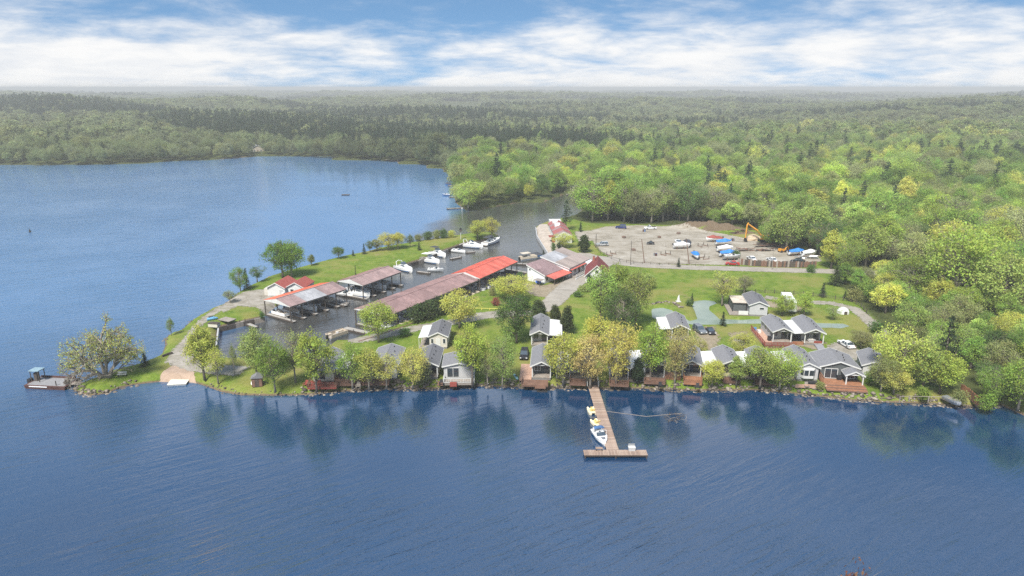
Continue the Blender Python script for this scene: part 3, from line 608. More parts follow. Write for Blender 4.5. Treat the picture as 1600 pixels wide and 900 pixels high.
# ------------------------------------------------------------ trees one by one: (kind, base x, base y, top, crown width, tint, label)
TREES = [
 (('b',0),1228,392,316,66,'spring','large green tree rising behind the scrap loader'),
 (('b',4),1202,385,346,34,'mid','green tree half hiding the excavator body'),
 (('b',1),1252,374,306,60,'green','tall full tree behind the scrap heap by the plank wall'),
 (('b',3),1298,420,356,40,'yellow','yellow-green tree at the right end of the plank wall'),
 (('b',2),1322,432,372,44,'mid','green tree where the road enters the woods'),
 (('b',5),1352,418,348,60,'spring','broad fresh green tree on the far side of the road'),
 (('b',0),1488,480,344,104,'lime','huge lime green tree standing above the right woods'),
 (('b',4),1420,470,398,72,'mid','large green tree left of the huge lime one'),
 (('b',1),1560,500,392,84,'spring','large green tree right of the huge lime one'),
 (('c',0),227,572,551,20,'spruce','small dark spruce on the grassy spit right of the big willow'),
 (('s',2),268,524,494,14,'green','slender young tree at the bend of the lake bank behind the spit'),
 (('b',3),320,592,500,50,'yellow','yellow-green tree beside the gravel road right of the beach'),
 (('s',1),341,598,538,34,'yellow','short yellow sapling tree at the water right of the beach'),
 (('s',2),367,586,532,12,'olive','thin nearly bare young tree right of the beach saplings'),
 (('b',5),402,592,507,54,'pale','pale green feathery tree at the left end of the cottage lawn'),
 (('b',0),430,611,528,54,'mid','green leafy tree leaning over the rocks left of the red deck'),
 (('s',0),462,598,512,44,'olive','olive half-bare tree behind the cottage with the red deck'),
 (('b',1),495,611,509,52,'lime','tall lime green tree in front of the cottage with the red deck'),
 (('b',4),551,606,533,48,'mid','green round tree in front of the brown deck at left'),
 (('b',0),577,607,537,48,'yellow','yellow-green tree right of the brown deck at left'),
 (('s',1),604,607,548,40,'yellow','loose yellow tree before the half hidden grey roof'),
 (('b',2),645,606,541,52,'gold','golden yellow tree left of the cottage with the dark screened porch'),
 (('u',0),661,598,566,30,'grey','grey-leaved shrubby tree in front of the dark screened porch'),
 (('b',0),592,535,467,64,'lime','bright green round tree by the near end of the long boathouse'),
 (('b',4),718,512,450,62,'yellow','golden green tree between long boathouse and cream cottage'),
 (('b',5),738,602,502,56,'lime','tall lime tree in front of the white railed cottage'),
 (('s',1),762,602,548,34,'olive','small olive tree between two lime trees on the shore'),
 (('b',2),785,603,520,50,'spring','lime-green spreading tree left of the pink deck'),
 (('b',1),807,536,456,54,'deep','tall dark green oval tree left of the grey roofed cottage'),
 (('b',2),800,468,428,72,'yellow','wide yellow-green tree left of the workshop yard'),
 (('d',0),841,496,466,30,'cedar','broad dark cedar at the foot of the driveway, left of its pair'),
 (('d',0),867,504,474,22,'cedar','middle dark cedar right of the driveway foot'),
 (('d',0),886,522,474,26,'cedar','tallest dark cedar beside the driveway foot'),
 (('b',0),880,600,515,66,'yellow','dense yellow tree in front of the cottage with the pink deck'),
 (('b',4),922,604,520,58,'orange','orange-brown budding tree just left of the dock head'),
 (('b',2),962,602,500,66,'gold','large golden green tree just right of the dock head'),
 (('b',1),935,560,488,58,'yellow','yellow tree standing behind the orange tree at the dock'),
 (('b',5),938,512,412,50,'spring','tall green tree in the clump between driveway and pond, at its left'),
 (('b',1),960,500,405,46,'mid','tallest green tree in the clump between driveway and pond'),
 (('b',0),993,512,416,56,'spring','broad green tree in the clump nearest the pond'),
 (('b',4),972,524,450,54,'deep','darker green tree at the foot of the tall clump by the pond'),
 (('b',3),1013,452,425,22,'pale','pale slim tree behind the tall clump by the pond'),
 (('b',5),1016,596,501,50,'lime','light green birch-like tree right of the dock lawn'),
 (('b',2),1054,598,505,56,'orange','orange-gold tree in front of the cottage with the orange deck'),
 (('d',0),996,598,555,24,'spruce','dark small evergreen on the shore lawn right of the dock'),
 (('b',0),1112,602,560,44,'yellow','short yellow-green tree right of the orange deck'),
 (('s',1),1093,560,525,28,'gold','thin golden sapling behind the navy fronted cottage'),
 (('b',4),1160,560,520,40,'yellow','yellow tree between the grey roofs of two shore cottages'),
 (('b',3),1150,602,552,30,'spring','narrow green tree in front of the dark brown deck'),
 (('b',5),1187,606,540,58,'spring','broad green tree hiding a shore cottage right of the brown deck'),
 (('b',2),1218,607,541,60,'lime','green-yellow tree left of the cottage with white bay windows'),
 (('s',0),1128,478,422,46,'gold','airy golden tree on the little peninsula in the pond'),
 (('s',1),1162,460,428,34,'grey','grey leafless-looking tree left of the lone grey cottage in the field'),
 (('b',5),1222,494,459,36,'lime','small lime tree in front of the white trailer'),
 (('b',3),1256,494,452,28,'lime','slim lime tree right of the white trailer'),
 (('c',1),1285,464,441,16,'spruce','dark spruce behind the rail fence in the field'),
 (('c',0),1320,466,455,10,'spruce','tiny spruce right of the field spruce at the rail fence'),
 (('c',1),1129,509,486,15,'spruce','small dark spruce on the pond bank before the lone cottage'),
 (('c',0),996,443,424,14,'spruce','dark spruce in the field left of its smaller neighbour'),
 (('c',1),1020,446,431,10,'spruce','smaller dark spruce at the field edge near the tall clump'),
 (('c',1),1060,417,402,9,'spruce','little spruce standing by the road along the gravel lot'),
 (('c',1),1081,472,457,8,'spruce','tiny spruce at the pond near the white figure'),
 (('s',0),1300,500,477,24,'pale','small pale tree by the track beside the dome shed'),
 (('b',0),1345,545,515,40,'olive','dark shrubby tree at the track behind the right cottages'),
 (('b',2),1404,605,508,84,'yellow','big yellow tree at the right end of the cottage row'),
 (('b',4),1376,612,552,44,'olive','olive tree beside the deck steps of the last cottage'),
 (('b',0),1396,616,572,52,'gold','low orange-gold tree under the big yellow tree'),
 (('b',1),1440,612,530,56,'spring','green tree between the big yellow tree and the red fence'),
 (('b',5),1468,616,546,62,'lime','bright lime tree left of the red plank fence'),
 (('b',0),1590,640,555,70,'mid','green tree over the water at the right edge of the photo'),
 (('b',2),1550,632,575,50,'mid','green shore tree right of the red plank fence'),
 (('b',1),442,434,373,46,'green','big dark green tree behind the white shed, left of its twin'),
 (('b',0),456,433,372,46,'mid','big green tree behind the white shed, right twin'),
 (('b',4),376,455,416,26,'green','green tree on the bank left of the gravel yard'),
 (('c',0),386,452,418,16,'spruce','dark narrow evergreen behind the bank tree by the gravel yard'),
 (('s',0),402,440,415,28,'deep','thin dark tree on the bank behind the white shed'),
 (('s',1),360,473,452,22,'olive','low olive tree at the water left of the gravel yard'),
 (('b',3),487,415,396,13,'olive','small olive tree on the bank right of the twin trees'),
 (('b',0),529,404,384,21,'deep','small round dark tree alone on the peninsula bank'),
 (('c',1),552,400,390,7,'spruce','tiny evergreen on the peninsula bank'),
 (('c',0),569,397,380,9,'spruce','little dark spruce left of the bank shrubs on the peninsula'),
 (('s',0),578,394,375,16,'deep','thin dark tree beside the peninsula spruce'),
 (('b',1),589,392,372,17,'olive','olive tree left of the yellow peninsula tree'),
 (('b',2),607,391,362,30,'gold','golden tree on the peninsula lawn'),
 (('b',0),622,389,361,28,'yellow','yellow tree right of the golden tree on the peninsula'),
 (('s',1),641,386,364,14,'deep','dark thin tree right of the yellow peninsula trees'),
 (('c',0),655,391,378,9,'spruce','small spruce on the peninsula lawn near the cruisers'),
 (('b',4),746,372,343,30,'yellow','yellow-green tree at the tip of the peninsula'),
 (('b',2),768,371,338,27,'yellow','taller yellow-green tree at the very tip of the peninsula'),
 (('p',0),884,360,311,30,'pine','tall dark pine beside the channel near the fuel dock'),
 (('b',2),879,387,363,36,'yellow','flat yellow-green tree behind the larger workshop'),
 (('d',0),912,394,365,24,'cedar','dark rounded evergreen at the road behind the larger workshop'),
 (('c',1),907,362,347,10,'spruce','little dark spruce at the near corner of the gravel lot'),
 (('c',0),557,449,413,6,'cedar','narrow columnar cedar behind the rear boathouse'),
 (('c',1),1305,446,415,30,'cedar','dark evergreen where the woods meet the field'),
 (('c',0),849,398,390,6,'spruce','small dark evergreen beside the moored pontoon boat'),
]
for key, px, py, top, wp, tint, lab in TREES:
    nm = {'c':'spruce_tree','p':'pine_tree','d':'cedar_tree'}.get(key[0], 'broadleaf_tree')
    if key[0] == 'u': tree_px('shrub', key, px, py, top, wp, tint, lab, 'shrub')
    else: tree_px(nm, key, px, py, top, wp, tint, lab)
SHRUBS = [
 (652,504,478,34,'cedar','dark hedge shrub against the long boathouse, left of three'),(672,499,472,34,'cedar','dark hedge shrub against the long boathouse, middle of three'),(688,492,466,28,'cedar','dark hedge shrub against the long boathouse, right of three'),
 (632,526,514,20,'deep','low dark bush on the lawn beside the gravel path'),(775,478,465,15,'rust','red-leaved bush on the lawn behind the gravel path'),(815,440,424,14,'deep','dark bush at the corner of the small workshop'),
 (770,462,450,14,'olive','olive bush at the foot of the wide yellow tree'),(916,455,447,24,'olive','low brown-green shrub in the bed right of the driveway'),(905,463,455,18,'deep','dark low shrub in the driveway bed'),(920,442,430,9,'spruce','clipped dark shrub before the red roofed house, left'),(931,444,434,9,'spruce','clipped dark shrub before the red roofed house, right'),
 (1075,478,466,14,'deep','dark bush on the pond bank by the white figure'),(1245,525,508,12,'spring','green bush between two inland cottages'),(1350,540,527,18,'gold','gold-leaved bush by the track'),(1280,608,597,14,'olive','small bush beside the last cottage steps'),
 (655,377,366,14,'olive','olive bank shrub on the far peninsula shore, first from the left'),(668,375,363,16,'deep','dark bank shrub on the far peninsula shore, second from the left'),(682,373,361,14,'olive','olive bank shrub on the far peninsula shore, third from the left'),(694,372,359,14,'deep','dark bank shrub on the far peninsula shore, fourth from the left'),(706,371,361,14,'gold','golden bank shrub on the far peninsula shore nearest the post'),
 (1336,470,452,26,'olive','olive bush at the field corner near the woods'),(1365,520,500,26,'deep','dark bush right of the track bend'),(1352,462,440,34,'mid','green bush where the field meets the woods'),
 (1268,426,415,16,'deep','dark clipped bush by the road before the plank wall'),(1148,405,392,14,'deep','dark bush beside the covered boats'),(864,392,380,9,'deep','dark bush at the end of the fuel dock'),(873,389,377,8,'spruce','second dark bush at the end of the fuel dock'),
 (705,568,552,14,'mid','green bush at the cream cottage wall'),(1205,600,588,18,'mid','low bush under the shore trees left of the bay windows'),(410,497,488,9,'deep','dark bush at the near boathouse corner'),
 (1440,622,606,24,'mid','low green bush behind the shore rocks right of the gold tree'),(1500,630,612,26,'olive','olive bush beside the red plank fence'),(1540,640,618,30,'mid','green bush at the water right of the red plank fence'),(1360,600,582,26,'mid','green bush beside the last cottage porch'),
]
for px, py, top, wp, tint, lab in SHRUBS:
    tree_px('shrub', ('u', px % 2), px, py, top, wp, tint, lab, 'shrub')

# the big spreading willow on the spit
def willow():
    rg = np.random.default_rng(3); mb = MB(); P, Lv = [], []
    def grow(p, d, ln, r, lev):
        n = 3; pts = [p]; q = p.copy(); dd = d.copy()
        for i in range(n):
            dd = dd+rg.normal(size=3)*.16; dd[2] += (.05 if lev < 3 else -.05); dd /= np.linalg.norm(dd); q = q+dd*ln/n; pts.append(q.copy())
        mb.tube(pts, [r, r*.85, r*.7, r*.55], 7 if lev < 2 else (5 if lev < 4 else 3), False)
        if lev >= 3:
            m = {3: 3, 4: 6, 5: 8}[lev]; t_ = rg.uniform(0, n, m); k = t_.astype(int).clip(0, n-1); fr = (t_-k)[:,None]; A = np.array(pts)
            P.append(A[k]*(1-fr)+A[k+1]*fr+rg.normal(size=(m,3))*np.array([.30,.30,.28])-np.array([0,0,.1])); Lv.append(np.clip(rg.normal(.5,.25,m),0,1))
        if lev < 5:
            for j in range({0:1,1:4,2:4,3:3,4:3}[lev]):
                e = dd+rg.normal(size=3)*({1:.62,2:.62,3:.65,4:.7}.get(lev,.5)); e[2] = e[2]*.75+.2; e /= np.linalg.norm(e)
                st = pts[-1] if j < 2 else pts[-2]; grow(np.array(st), e, ln*rg.uniform(.62,.86), r*(.58 if j else .66), lev+1)
    for dx, dy, dz, ln, r in [(-.85,-.1,.75,5.2,.52),(-.35,.3,1.0,5.0,.50),(.12,-.1,1.1,5.0,.55),(.55,.2,1.0,4.8,.46),(-1.15,.3,.62,4.6,.40),(.95,-.15,.62,3.8,.36)]:
        d_ = np.array([dx,dy,dz]); d_ /= np.linalg.norm(d_); grow(np.array([dx*.4,dy*.3,-.2]), d_, ln, r, 1)
    P_ = np.concatenate(P); L2 = np.concatenate(Lv); kp = P_[:,2] > 3.2
    return mb.mesh('trunk', BARK_PALE, True), leaves_mesh('crown', P_[kp], rg, .165, lv=L2[kp])
VAR[('w',0)] = willow(); H0['w'] = 13.5
_x, _y = W(166, 590); o = plant('willow_tree', ('w',0), (_x, _y, G-.1), 1.0, 1.0, (.55,.57,.15), 'big half-bare willow with spreading limbs on the grassy spit')
o.rotation_euler = (0, 0, 0)
zt = max(v.co.z for v in VAR[('w',0)][1].vertices); xs = [v.co.x for v in VAR[('w',0)][1].vertices]
k_ = mpp(590); o.scale = (118*k_/(np.percentile(xs,99)-np.percentile(xs,1)),)*2+(97*k_/.92/zt,); o.location.x -= (np.percentile(xs,99)+np.percentile(xs,1))/2*o.scale[0]+.3

# top of a budding tree on the near shore, just reaching into the frame
_yy = 52.0; _d = _yy*math.cos(PITCH)+(CAM_H-17.5)*math.sin(PITCH); _xx = (1350-800)/FPX*_d
plant('broadleaf_tree', ('s',2), (_xx, _yy, .8), 1.0, 1.46, (.22,.10,.075), 'reddish budding treetop at the bottom edge of the photo')
# ------------------------------------------------------------ buildings
M_SHING = Mt('grey_shingles', (.185,.185,.195), .9, var=.22, scale=3, bump=.5, bscale=14)
M_SHING2 = Mt('charcoal_shingles', (.135,.135,.145), .9, var=.22, scale=3, bump=.5, bscale=14)
M_WHITE = Mt('white_paint', (.58,.58,.56), .55, var=.12, scale=.8)
M_AWN = Mt('white_awning_sheet', (.64,.64,.63), .45, var=.12, scale=.7)
M_GLASS = Mt('window_glass', (.03,.04,.05), .06, var=.3, scale=.6, spec=.9)
M_CREAM = Mt('cream_siding', (.52,.49,.43), .7, var=.08, stripes=('Z', .2, .02))
M_GREY = Mt('grey_siding', (.42,.42,.42), .7, var=.08, stripes=('Z', .2, .02))
M_DARK = Mt('charcoal_siding', (.085,.095,.095), .7, var=.12, stripes=('Z', .2, .02))
M_NAVY = Mt('navy_siding', (.06,.075,.13), .7, var=.1, stripes=('Z', .2, .02))
M_TAN = Mt('tan_siding', (.46,.40,.32), .7, var=.08, stripes=('Z', .2, .02))
M_SKIRT = Mt('skirting', (.20,.19,.18), .8)
M_CEDAR = Mt('orange_stained_wood', (.30,.14,.075), .7, var=.3, scale=1.2, stripes=('X', .15, .02))
M_BRWOOD = Mt('brown_wood', (.17,.095,.065), .8, var=.3, scale=1.2, stripes=('X', .15, .02))
M_RED = Mt('red_stain', (.25,.055,.04), .7, var=.2)
M_PINK = Mt('pinkish_deck_wood', (.45,.28,.20), .8, var=.2)
M_GWOOD = Mt('weathered_wood', (.27,.235,.20), .9, var=.3, scale=1.5)
M_DWOOD = Mt('dark_wood', (.075,.06,.05), .9, var=.3, scale=1.5)
M_BLACK = Mt('black_plastic', (.02,.02,.022), .5, var=.2)
M_STEEL = Mt('galvanised_steel', (.34,.35,.36), .5, .6, var=.15)
M_PALE = Mt('pale_grey_siding', (.48,.48,.47), .7, var=.08, stripes=('Z', .2, .02))
WALLS = dict(cream=M_CREAM, grey=M_GREY, dark=M_DARK, navy=M_NAVY, tan=M_TAN, white=M_PALE)
def window(parent, x, z, w, h, y, axis='y', s=-1, mull=True):
    """window on a wall face; frame proud of the wall, pane set in it"""
    def B(m, u0, u1, z0, z1, t0, t1):
        a, b = sorted((y+s*t0, y+s*t1))
        return m.bx(u0,u1,a,b,z0,z1) if axis == 'y' else m.bx(a,b,u0,u1,z0,z1)
    m = MB(); f_ = .11
    B(m, x-w/2-f_, x+w/2+f_, z-h/2-f_, z-h/2, -.02, .06); B(m, x-w/2-f_, x+w/2+f_, z+h/2, z+h/2+f_, -.02, .06)
    B(m, x-w/2-f_, x-w/2, z-h/2, z+h/2, -.02, .06); B(m, x+w/2, x+w/2+f_, z-h/2, z+h/2, -.02, .06)
    if mull: B(m, x-.04, x+.04, z-h/2, z+h/2, -.02, .05)
    fr = m.build('window', M_WHITE, parent)
    B(MB(), x-w/2, x+w/2, z-h/2, z+h/2, .002, .02).build('pane', M_GLASS, fr); return fr
def gable_roof(parent, w, y0, y1, ze, zr, mat, trim=M_WHITE, oh=.35, x0=0.0):
    th = .14; a = w/2+oh; dz = (zr-ze)*oh/(w/2)
    rf = None
    for s in (-1, 1):
        m = MB(); e = (x0+s*a, ze-dz); r = (x0, zr)
        q = [(e[0],y0,e[1]),(r[0],y0,r[1]),(r[0],y1,r[1]),(e[0],y1,e[1])]
        if s > 0: q = q[::-1]
        m.slab([(x,y,z+th) for x,y,z in q], th); o_ = m.build('roof_slope', mat, parent)
        rf = rf or o_
    for yy, t_ in ((y0, -.05), (y1, .05)):
        for s in (-1, 1):
            m = MB(); pr_ = [(x0+s*a, ze-dz-.12), (x0+s*a, ze-dz+th+.03), (x0, zr+th+.03), (x0, zr-.12)]
            m.prism(pr_ if s < 0 else pr_[::-1], min(yy, yy+t_), max(yy, yy+t_), 'y'); m.build('fascia', trim, parent)
    for s in (-1, 1):
        xe = x0+s*a; bxo('eave_trim', trim, parent, min(xe, xe+s*.05), max(xe, xe+s*.05), y0, y1, ze-dz-.06, ze-dz+.12)
    m = MB(); m.prism([(x0-.16, zr+th-.05), (x0, zr+th+.05), (x0+.16, zr+th-.05)], y0+.02, y1-.02, 'y'); m.build('ridge_cap', mat, parent)
    return rf
def roof_vents(parent, w, y0, y1, ze, zr, n=4, side=1, x0=0.0):
    for k in range(n):
        t_ = .35+.3*((k*7) % 3)/3; x = x0+side*w/2*t_*.9; z = zr-(zr-ze)*t_*.9+.14; y = y0+(y1-y0)*(k+.7)/(n+.4)
        MB().tube([(x,y,z-.1),(x,y,z+.28)], .11, 6).build('roof_vent', M_BLACK, parent)
def railing(parent, pts, z, mat, h=.95, step=.35):
    for a, b in zip(pts[:-1], pts[1:]):
        a = Vector((*a, z)); b = Vector((*b, z)); d = b-a; n = max(1, round(d.length/step)); m = MB()
        for k in range(n+1):
            p = a+d*k/n; r = .05 if k % 4 == 0 else .025; m.bx(p.x-r, p.x+r, p.y-r, p.y+r, z, z+h)
        u = d.normalized().cross(Vector((0,0,1)))*.05
        for zz_ in (h, .12): m.hexa([a-u+Vector((0,0,zz_)), b-u+Vector((0,0,zz_)), b+u+Vector((0,0,zz_)), a+u+Vector((0,0,zz_))], [v+Vector((0,0,zz_+.06)) for v in (a-u,b-u,b+u,a+u)])
        m.build('railing', mat, parent)
def deck(parent, x0, x1, y0, y1, z, mat, rail=True, steps=None, skirt=True, railmat=None):
    d = MB().bx(x0,x1,y0,y1,z-.15,z).build('deck', mat, parent)
    n = max(2, int((x1-x0)/.6)); 
    if skirt: bxo('deck_skirt', mat, d, x0+.05, x1-.05, y0+.05, y1-.05, 0, z-.152)
    if rail: railing(parent, [(x0+.06,y1-.05),(x0+.06,y0+.06)], z, railmat or mat); railing(parent, [(x1-.06,y0+.06),(x1-.06,y1-.05)], z, railmat or mat); 
    if rail and not steps: railing(parent, [(x0+.06,y0+.06),(x1-.06,y0+.06)], z, railmat or mat)
    if steps:
        sx0, sx1, ns = steps
        for k in range(ns):
            zt = z-(k+1)*z/(ns+1); bxo('step', mat, parent, sx0, sx1, y0-(k+1)*.38, y0-k*.38-.004, zt-.16, zt)
    return d
COTT = 'park cottages'
def cottage(fr, bk, w, wall, label, roof=M_SHING, front='porch', awn=None, awnw=2.8, dk=None, eave=2.75, rise=.95, skirt=.45, L_=None, extra=None, side_win=3):
    """fr, bk: photo points of the ridge's front and back ends"""
    zr = skirt+eave+rise; a = Vector(W(*fr, G+zr)); b = Vector(W(*bk, G+zr)); d = b-a
    ln = L_ or min(14.5, max(7.5, d.length)); rz = math.atan2(d.y, d.x)-math.pi/2
    o = root('park_cottage', label, 'cottage', (a.x, a.y, G), rz, COTT); wm = WALLS[wall]; ze = skirt+eave; y0 = .35
    pd = 2.4 if front == 'porch' else 0.0
    bxo('skirting', M_SKIRT, o, -w/2+.06, w/2-.06, y0+.06, ln-.36, -.05, skirt)
    MB().prism([(-w/2,skirt+.003),(w/2,skirt+.003),(w/2,ze),(0,zr),(-w/2,ze)], y0+pd, ln-.3, 'y').build('wall', wm, o)
    gable_roof(o, w, 0, ln, ze, zr, roof); roof_vents(o, w, .5, ln, ze, zr, 4, 1)
    if front == 'porch':
        bxo('porch_floor', M_GWOOD, o, -w/2, w/2, y0, y0+pd-.004, skirt+.004, skirt+.12)
        for x in (-w/2+.1, w/2-.1): bxo('porch_post', M_WHITE, o, x-.1, x+.1, y0+.02, y0+.22, skirt+.12, ze-.01)
        bxo('porch_beam', M_WHITE, o, -w/2, w/2, y0+.04, y0+.2, ze-.008, ze+.16)
        window(o, -w*.22, skirt+1.35, 1.1, 1.3, y0+pd); 
        dr = bxo('door', M_GLASS, o, w*.12, w*.12+1.3, y0+pd-.05, y0+pd-.003, skirt+.12, skirt+2.2)
        bxo('door_frame', M_WHITE, dr, w*.12-.1, w*.12+1.4, y0+pd-.045, y0+pd-.002, skirt+2.2, skirt+2.33); bxo('handle', M_STEEL, dr, w*.12+1.05, w*.12+1.15, y0+pd-.1, y0+pd-.052, skirt+1.1, skirt+1.25)
    elif front == 'bay':
        m = MB(); pl = [(-w*.36,y0+.002),(-w*.22,y0-.8),(w*.22,y0-.8),(w*.36,y0+.002)]; bay = m.prism(pl[::-1], skirt+.5, ze-.25).build('bay', M_WHITE, o)
        for x in (-.52, .52): bxo('pane', M_GLASS, bay, x-.42, x+.42, y0-.83, y0-.803, skirt+1.15, ze-.45)
        for s in (-1, 1):
            p0, p1 = (s*w*.345, y0-.13), (s*w*.245, y0-.68); n_ = Vector((s*.8/math.hypot(.8,w*.14), -w*.14/math.hypot(.8,w*.14)))*.02
            MB().hexa([(p0[0]+n_.x*k,p0[1]+n_.y*k,z) for k,z in ((0,skirt+1.15),(2,skirt+1.15))]+[(p1[0]+n_.x*k,p1[1]+n_.y*k,skirt+1.15) for k in (2,0)], [(p0[0],p0[1],ze-.45),(p0[0]+n_.x*2,p0[1]+n_.y*2,ze-.45),(p1[0]+n_.x*2,p1[1]+n_.y*2,ze-.45),(p1[0],p1[1],ze-.45)]).build('pane', M_GLASS, bay)
    elif front == 'door':
        dr = bxo('door', M_WHITE, o, -.55, .55, y0-.06, y0-.003, skirt+.1, skirt+2.15); bxo('handle', M_STEEL, dr, .35, .45, y0-.12, y0-.063, skirt+1.0, skirt+1.12)
        window(o, -w*.34, skirt+1.5, .5, 1.1, y0, mull=False); window(o, w*.34, skirt+1.5, .5, 1.1, y0, mull=False)
    elif front == 'slider':
        window(o, -w*.2, skirt+1.3, 2.4, 2.0, y0)
    elif front == 'plain':
        window(o, w*.18, skirt+1.75, 1.1, .55, y0, mull=False)
    ys = np.linspace(y0+pd+1.3, ln-1.8, side_win)
    for s in (-1, 1):
        for k, y in enumerate(ys): window(o, y, skirt+1.6, 1.2 if k % 2 else .9, 1.0, s*w/2, 'x', s)
    if awn:
        s = -1 if awn == 'left' else 1; x0, x1 = s*(w/2+.02), s*(w/2+awnw); y1 = ln-.8 if awnw < 4 else ln-1
        q = [(x0,.5,ze-.12),(x1,.5,ze-.45),(x1,y1,ze-.45),(x0,y1,ze-.12)]
        if s > 0: q = q[::-1]
        aw = MB().slab(q, .12).build('awning', M_AWN, o)
        for y in (.65, y1/2, y1-.2): bxo('awning_post', M_WHITE, aw, min(x1-s*.05,x1-s*.15), max(x1-s*.05,x1-s*.15), y-.05, y+.05, 0, ze-.56)
        for k in range(1, 6):
            y = .5+(y1-.5)*k/6; MB().hexa([(min(x0,x1),y-.03,(ze-.12 if s>0 else ze-.45)+.002),(max(x0,x1),y-.03,(ze-.45 if s>0 else ze-.12)+.002),(max(x0,x1),y+.03,(ze-.45 if s>0 else ze-.12)+.002),(min(x0,x1),y+.03,(ze-.12 if s>0 else ze-.45)+.002)],
              [(min(x0,x1),y-.03,(ze-.12 if s>0 else ze-.45)+.04),(max(x0,x1),y-.03,(ze-.45 if s>0 else ze-.12)+.04),(max(x0,x1),y+.03,(ze-.45 if s>0 else ze-.12)+.04),(min(x0,x1),y+.03,(ze-.12 if s>0 else ze-.45)+.04)]).build('awning_rib', M_AWN, aw)
        bxo('awning_floor', M_GWOOD, o, min(x0,x1), max(x0,x1), .6, y1, .02, .12)
    if dk: deck(o, *dk)
    if extra: extra(o, w, ln, ze, zr, skirt)
    bxo('meter_box', M_STEEL, o, w/2+.002, w/2+.2, ln-1.2, ln-.8, skirt+.8, skirt+1.5)
    bxo('air_conditioner', M_WHITE, o, -.45, .45, ln-.298, ln+.2, .15, .95)
    return o
def ramp_and_lattice(o, w, ln, ze, zr, sk):
    MB().hexa([(.1,-4.2,.0),(1.9,-4.2,.0),(1.9,.34,.0),(.1,.34,.0)], [(.1,-4.2,.06),(1.9,-4.2,.06),(1.9,.34,.5),(.1,.34,.5)]).build('ramp', Mt('grey_ramp', (.23,.23,.25), .8), o)
    bxo('ramp_panel', M_RED, o, .1, 1.9, .5, .58, .6, 1.1)
    bxo('lattice', M_CEDAR, o, -w/2-2.6, -w/2-.1, .4, .5, 0, .85)
def big_porch(o, w, ln, ze, zr, sk):
    gable_roof(o, 3.4, -2.6, .25, ze-.55, ze+.25, M_SHING, x0=w/2-1.5, oh=.25)
    for x in (w/2-3.1, w/2+.1): bxo('porch_post', M_WHITE, o, x-.1, x+.1, -2.45, -2.25, .62, ze-.56)
    bxo('porch_beam', M_WHITE, o, w/2-3.2, w/2+.2, -2.43, -2.27, ze-.558, ze-.36)
    window(o, w/2-1.5, sk+1.3, 1.6, 1.7, .35)
    for k in range(5): bxo('step', (M_BRWOOD, M_CEDAR)[k % 2], o, -w/2+.2, w/2+.5, -3.3-k*.42, -2.884-k*.42, .48-k*.1, .60-k*.1)
    railing(o, [(-w/2+.1,.3),(-w/2+.1,-2.8)], .62, M_CEDAR, 1.3)
    bxo('barbecue', M_BLACK, o, -.4, .5, -.4, .1, .62, 1.6)
def carport_box(o, w, ln, ze, zr, sk):
    y0, y1 = 3.0, ln-.5; x0, x1 = -w/2-4.0, -w/2-.02
    c_ = bxo('side_roof', Mt('bleached_panel_roof', (.55,.48,.40), .7, var=.25, scale=.6), o, x0, x1, y0, y1, 2.75, 2.9)
    for (a, b) in ((x0+.1,y0+.1),(x0+.1,y1-.1),(x1-.3,y0+.1)): bxo('side_post', M_BLACK, c_, a-.08, a+.08, b-.08, b+.08, .3, 2.748)
    bxo('screen_wall', M_DARK, o, x0+.15, x1-.05, y0+.5, y0+.58, .3, 2.74); bxo('screen_wall', M_DARK, o, x0+.14, x0+.2, y0+.6, y1-.2, .3, 2.74)
    bxo('deck', M_GWOOD, o, x0-1.1, x1, y0-2.6, y1, .1, .28)
    bxo('deck_box', M_WHITE, o, x1-2.7, x1-.2, y0-2.5, y0-2.3, .282, 1.3)
def wrap_deck(o, w, ln, ze, zr, sk):
    deck(o, -w/2-2.6, -w/2-.03, 0, ln-1, .5, M_PINK, False); deck(o, -w/2-2.6, w/2+.2, -2.4, -.005, .5, M_BRWOOD, False)
    railing(o, [(-w/2-2.55,ln-1),(-w/2-2.55,-2.35),(w/2+.15,-2.35)], .5, M_RED)
    bxo('cooler', M_WHITE, o, -w/2-1.6, -w/2-.9, ln-4, ln-3, .503, 1.1); bxo('barbecue', M_BLACK, o, -w/2-.8, -w/2-.1, 1.0, 1.9, .503, 1.55)
    bxo('storage_box', Mt('blue_plastic', (.08,.22,.42), .5), o, -w/2-2.2, -w/2-1.6, ln-2.4, ln-1.8, .503, 1.3)
def red_chairs_deck(o, w, ln, ze, zr, sk):
    deck(o, -w/2-.5, w/2+1.2, -2.9, -.005, .35, M_RED, True, None, True, M_BRWOOD)
    deck(o, w/2+.4, w/2+6.5, -1.5, 1.5, .4, M_BRWOOD, True)
def pink_deck(o, w, ln, ze, zr, sk):
    deck(o, -w/2-2.6, -w/2-.03, -.5, ln-3, .45, M_PINK, False); deck(o, -w/2-2.0, w/2-.5, -3.2, -.505, .4, M_BRWOOD, True, (-w/2+.8, w/2-1.0, 2))
def white_rail(o, w, ln, ze, zr, sk):
    deck(o, -w/2, w/2, -2.2, -.004, .5, M_GWOOD, True, None, True, M_WHITE); bxo('flower_box', M_RED, o, -w/2+1.4, -w/2+2.8, -2.9, -2.3, .0, .8)
    bxo('step', M_BRWOOD, o, -w/2-1.2, -w/2-.05, -2.4, -.6, .02, .25); bxo('step', M_BRWOOD, o, -w/2-.9, -w/2-.05, -2.2, -.8, .25, .45)

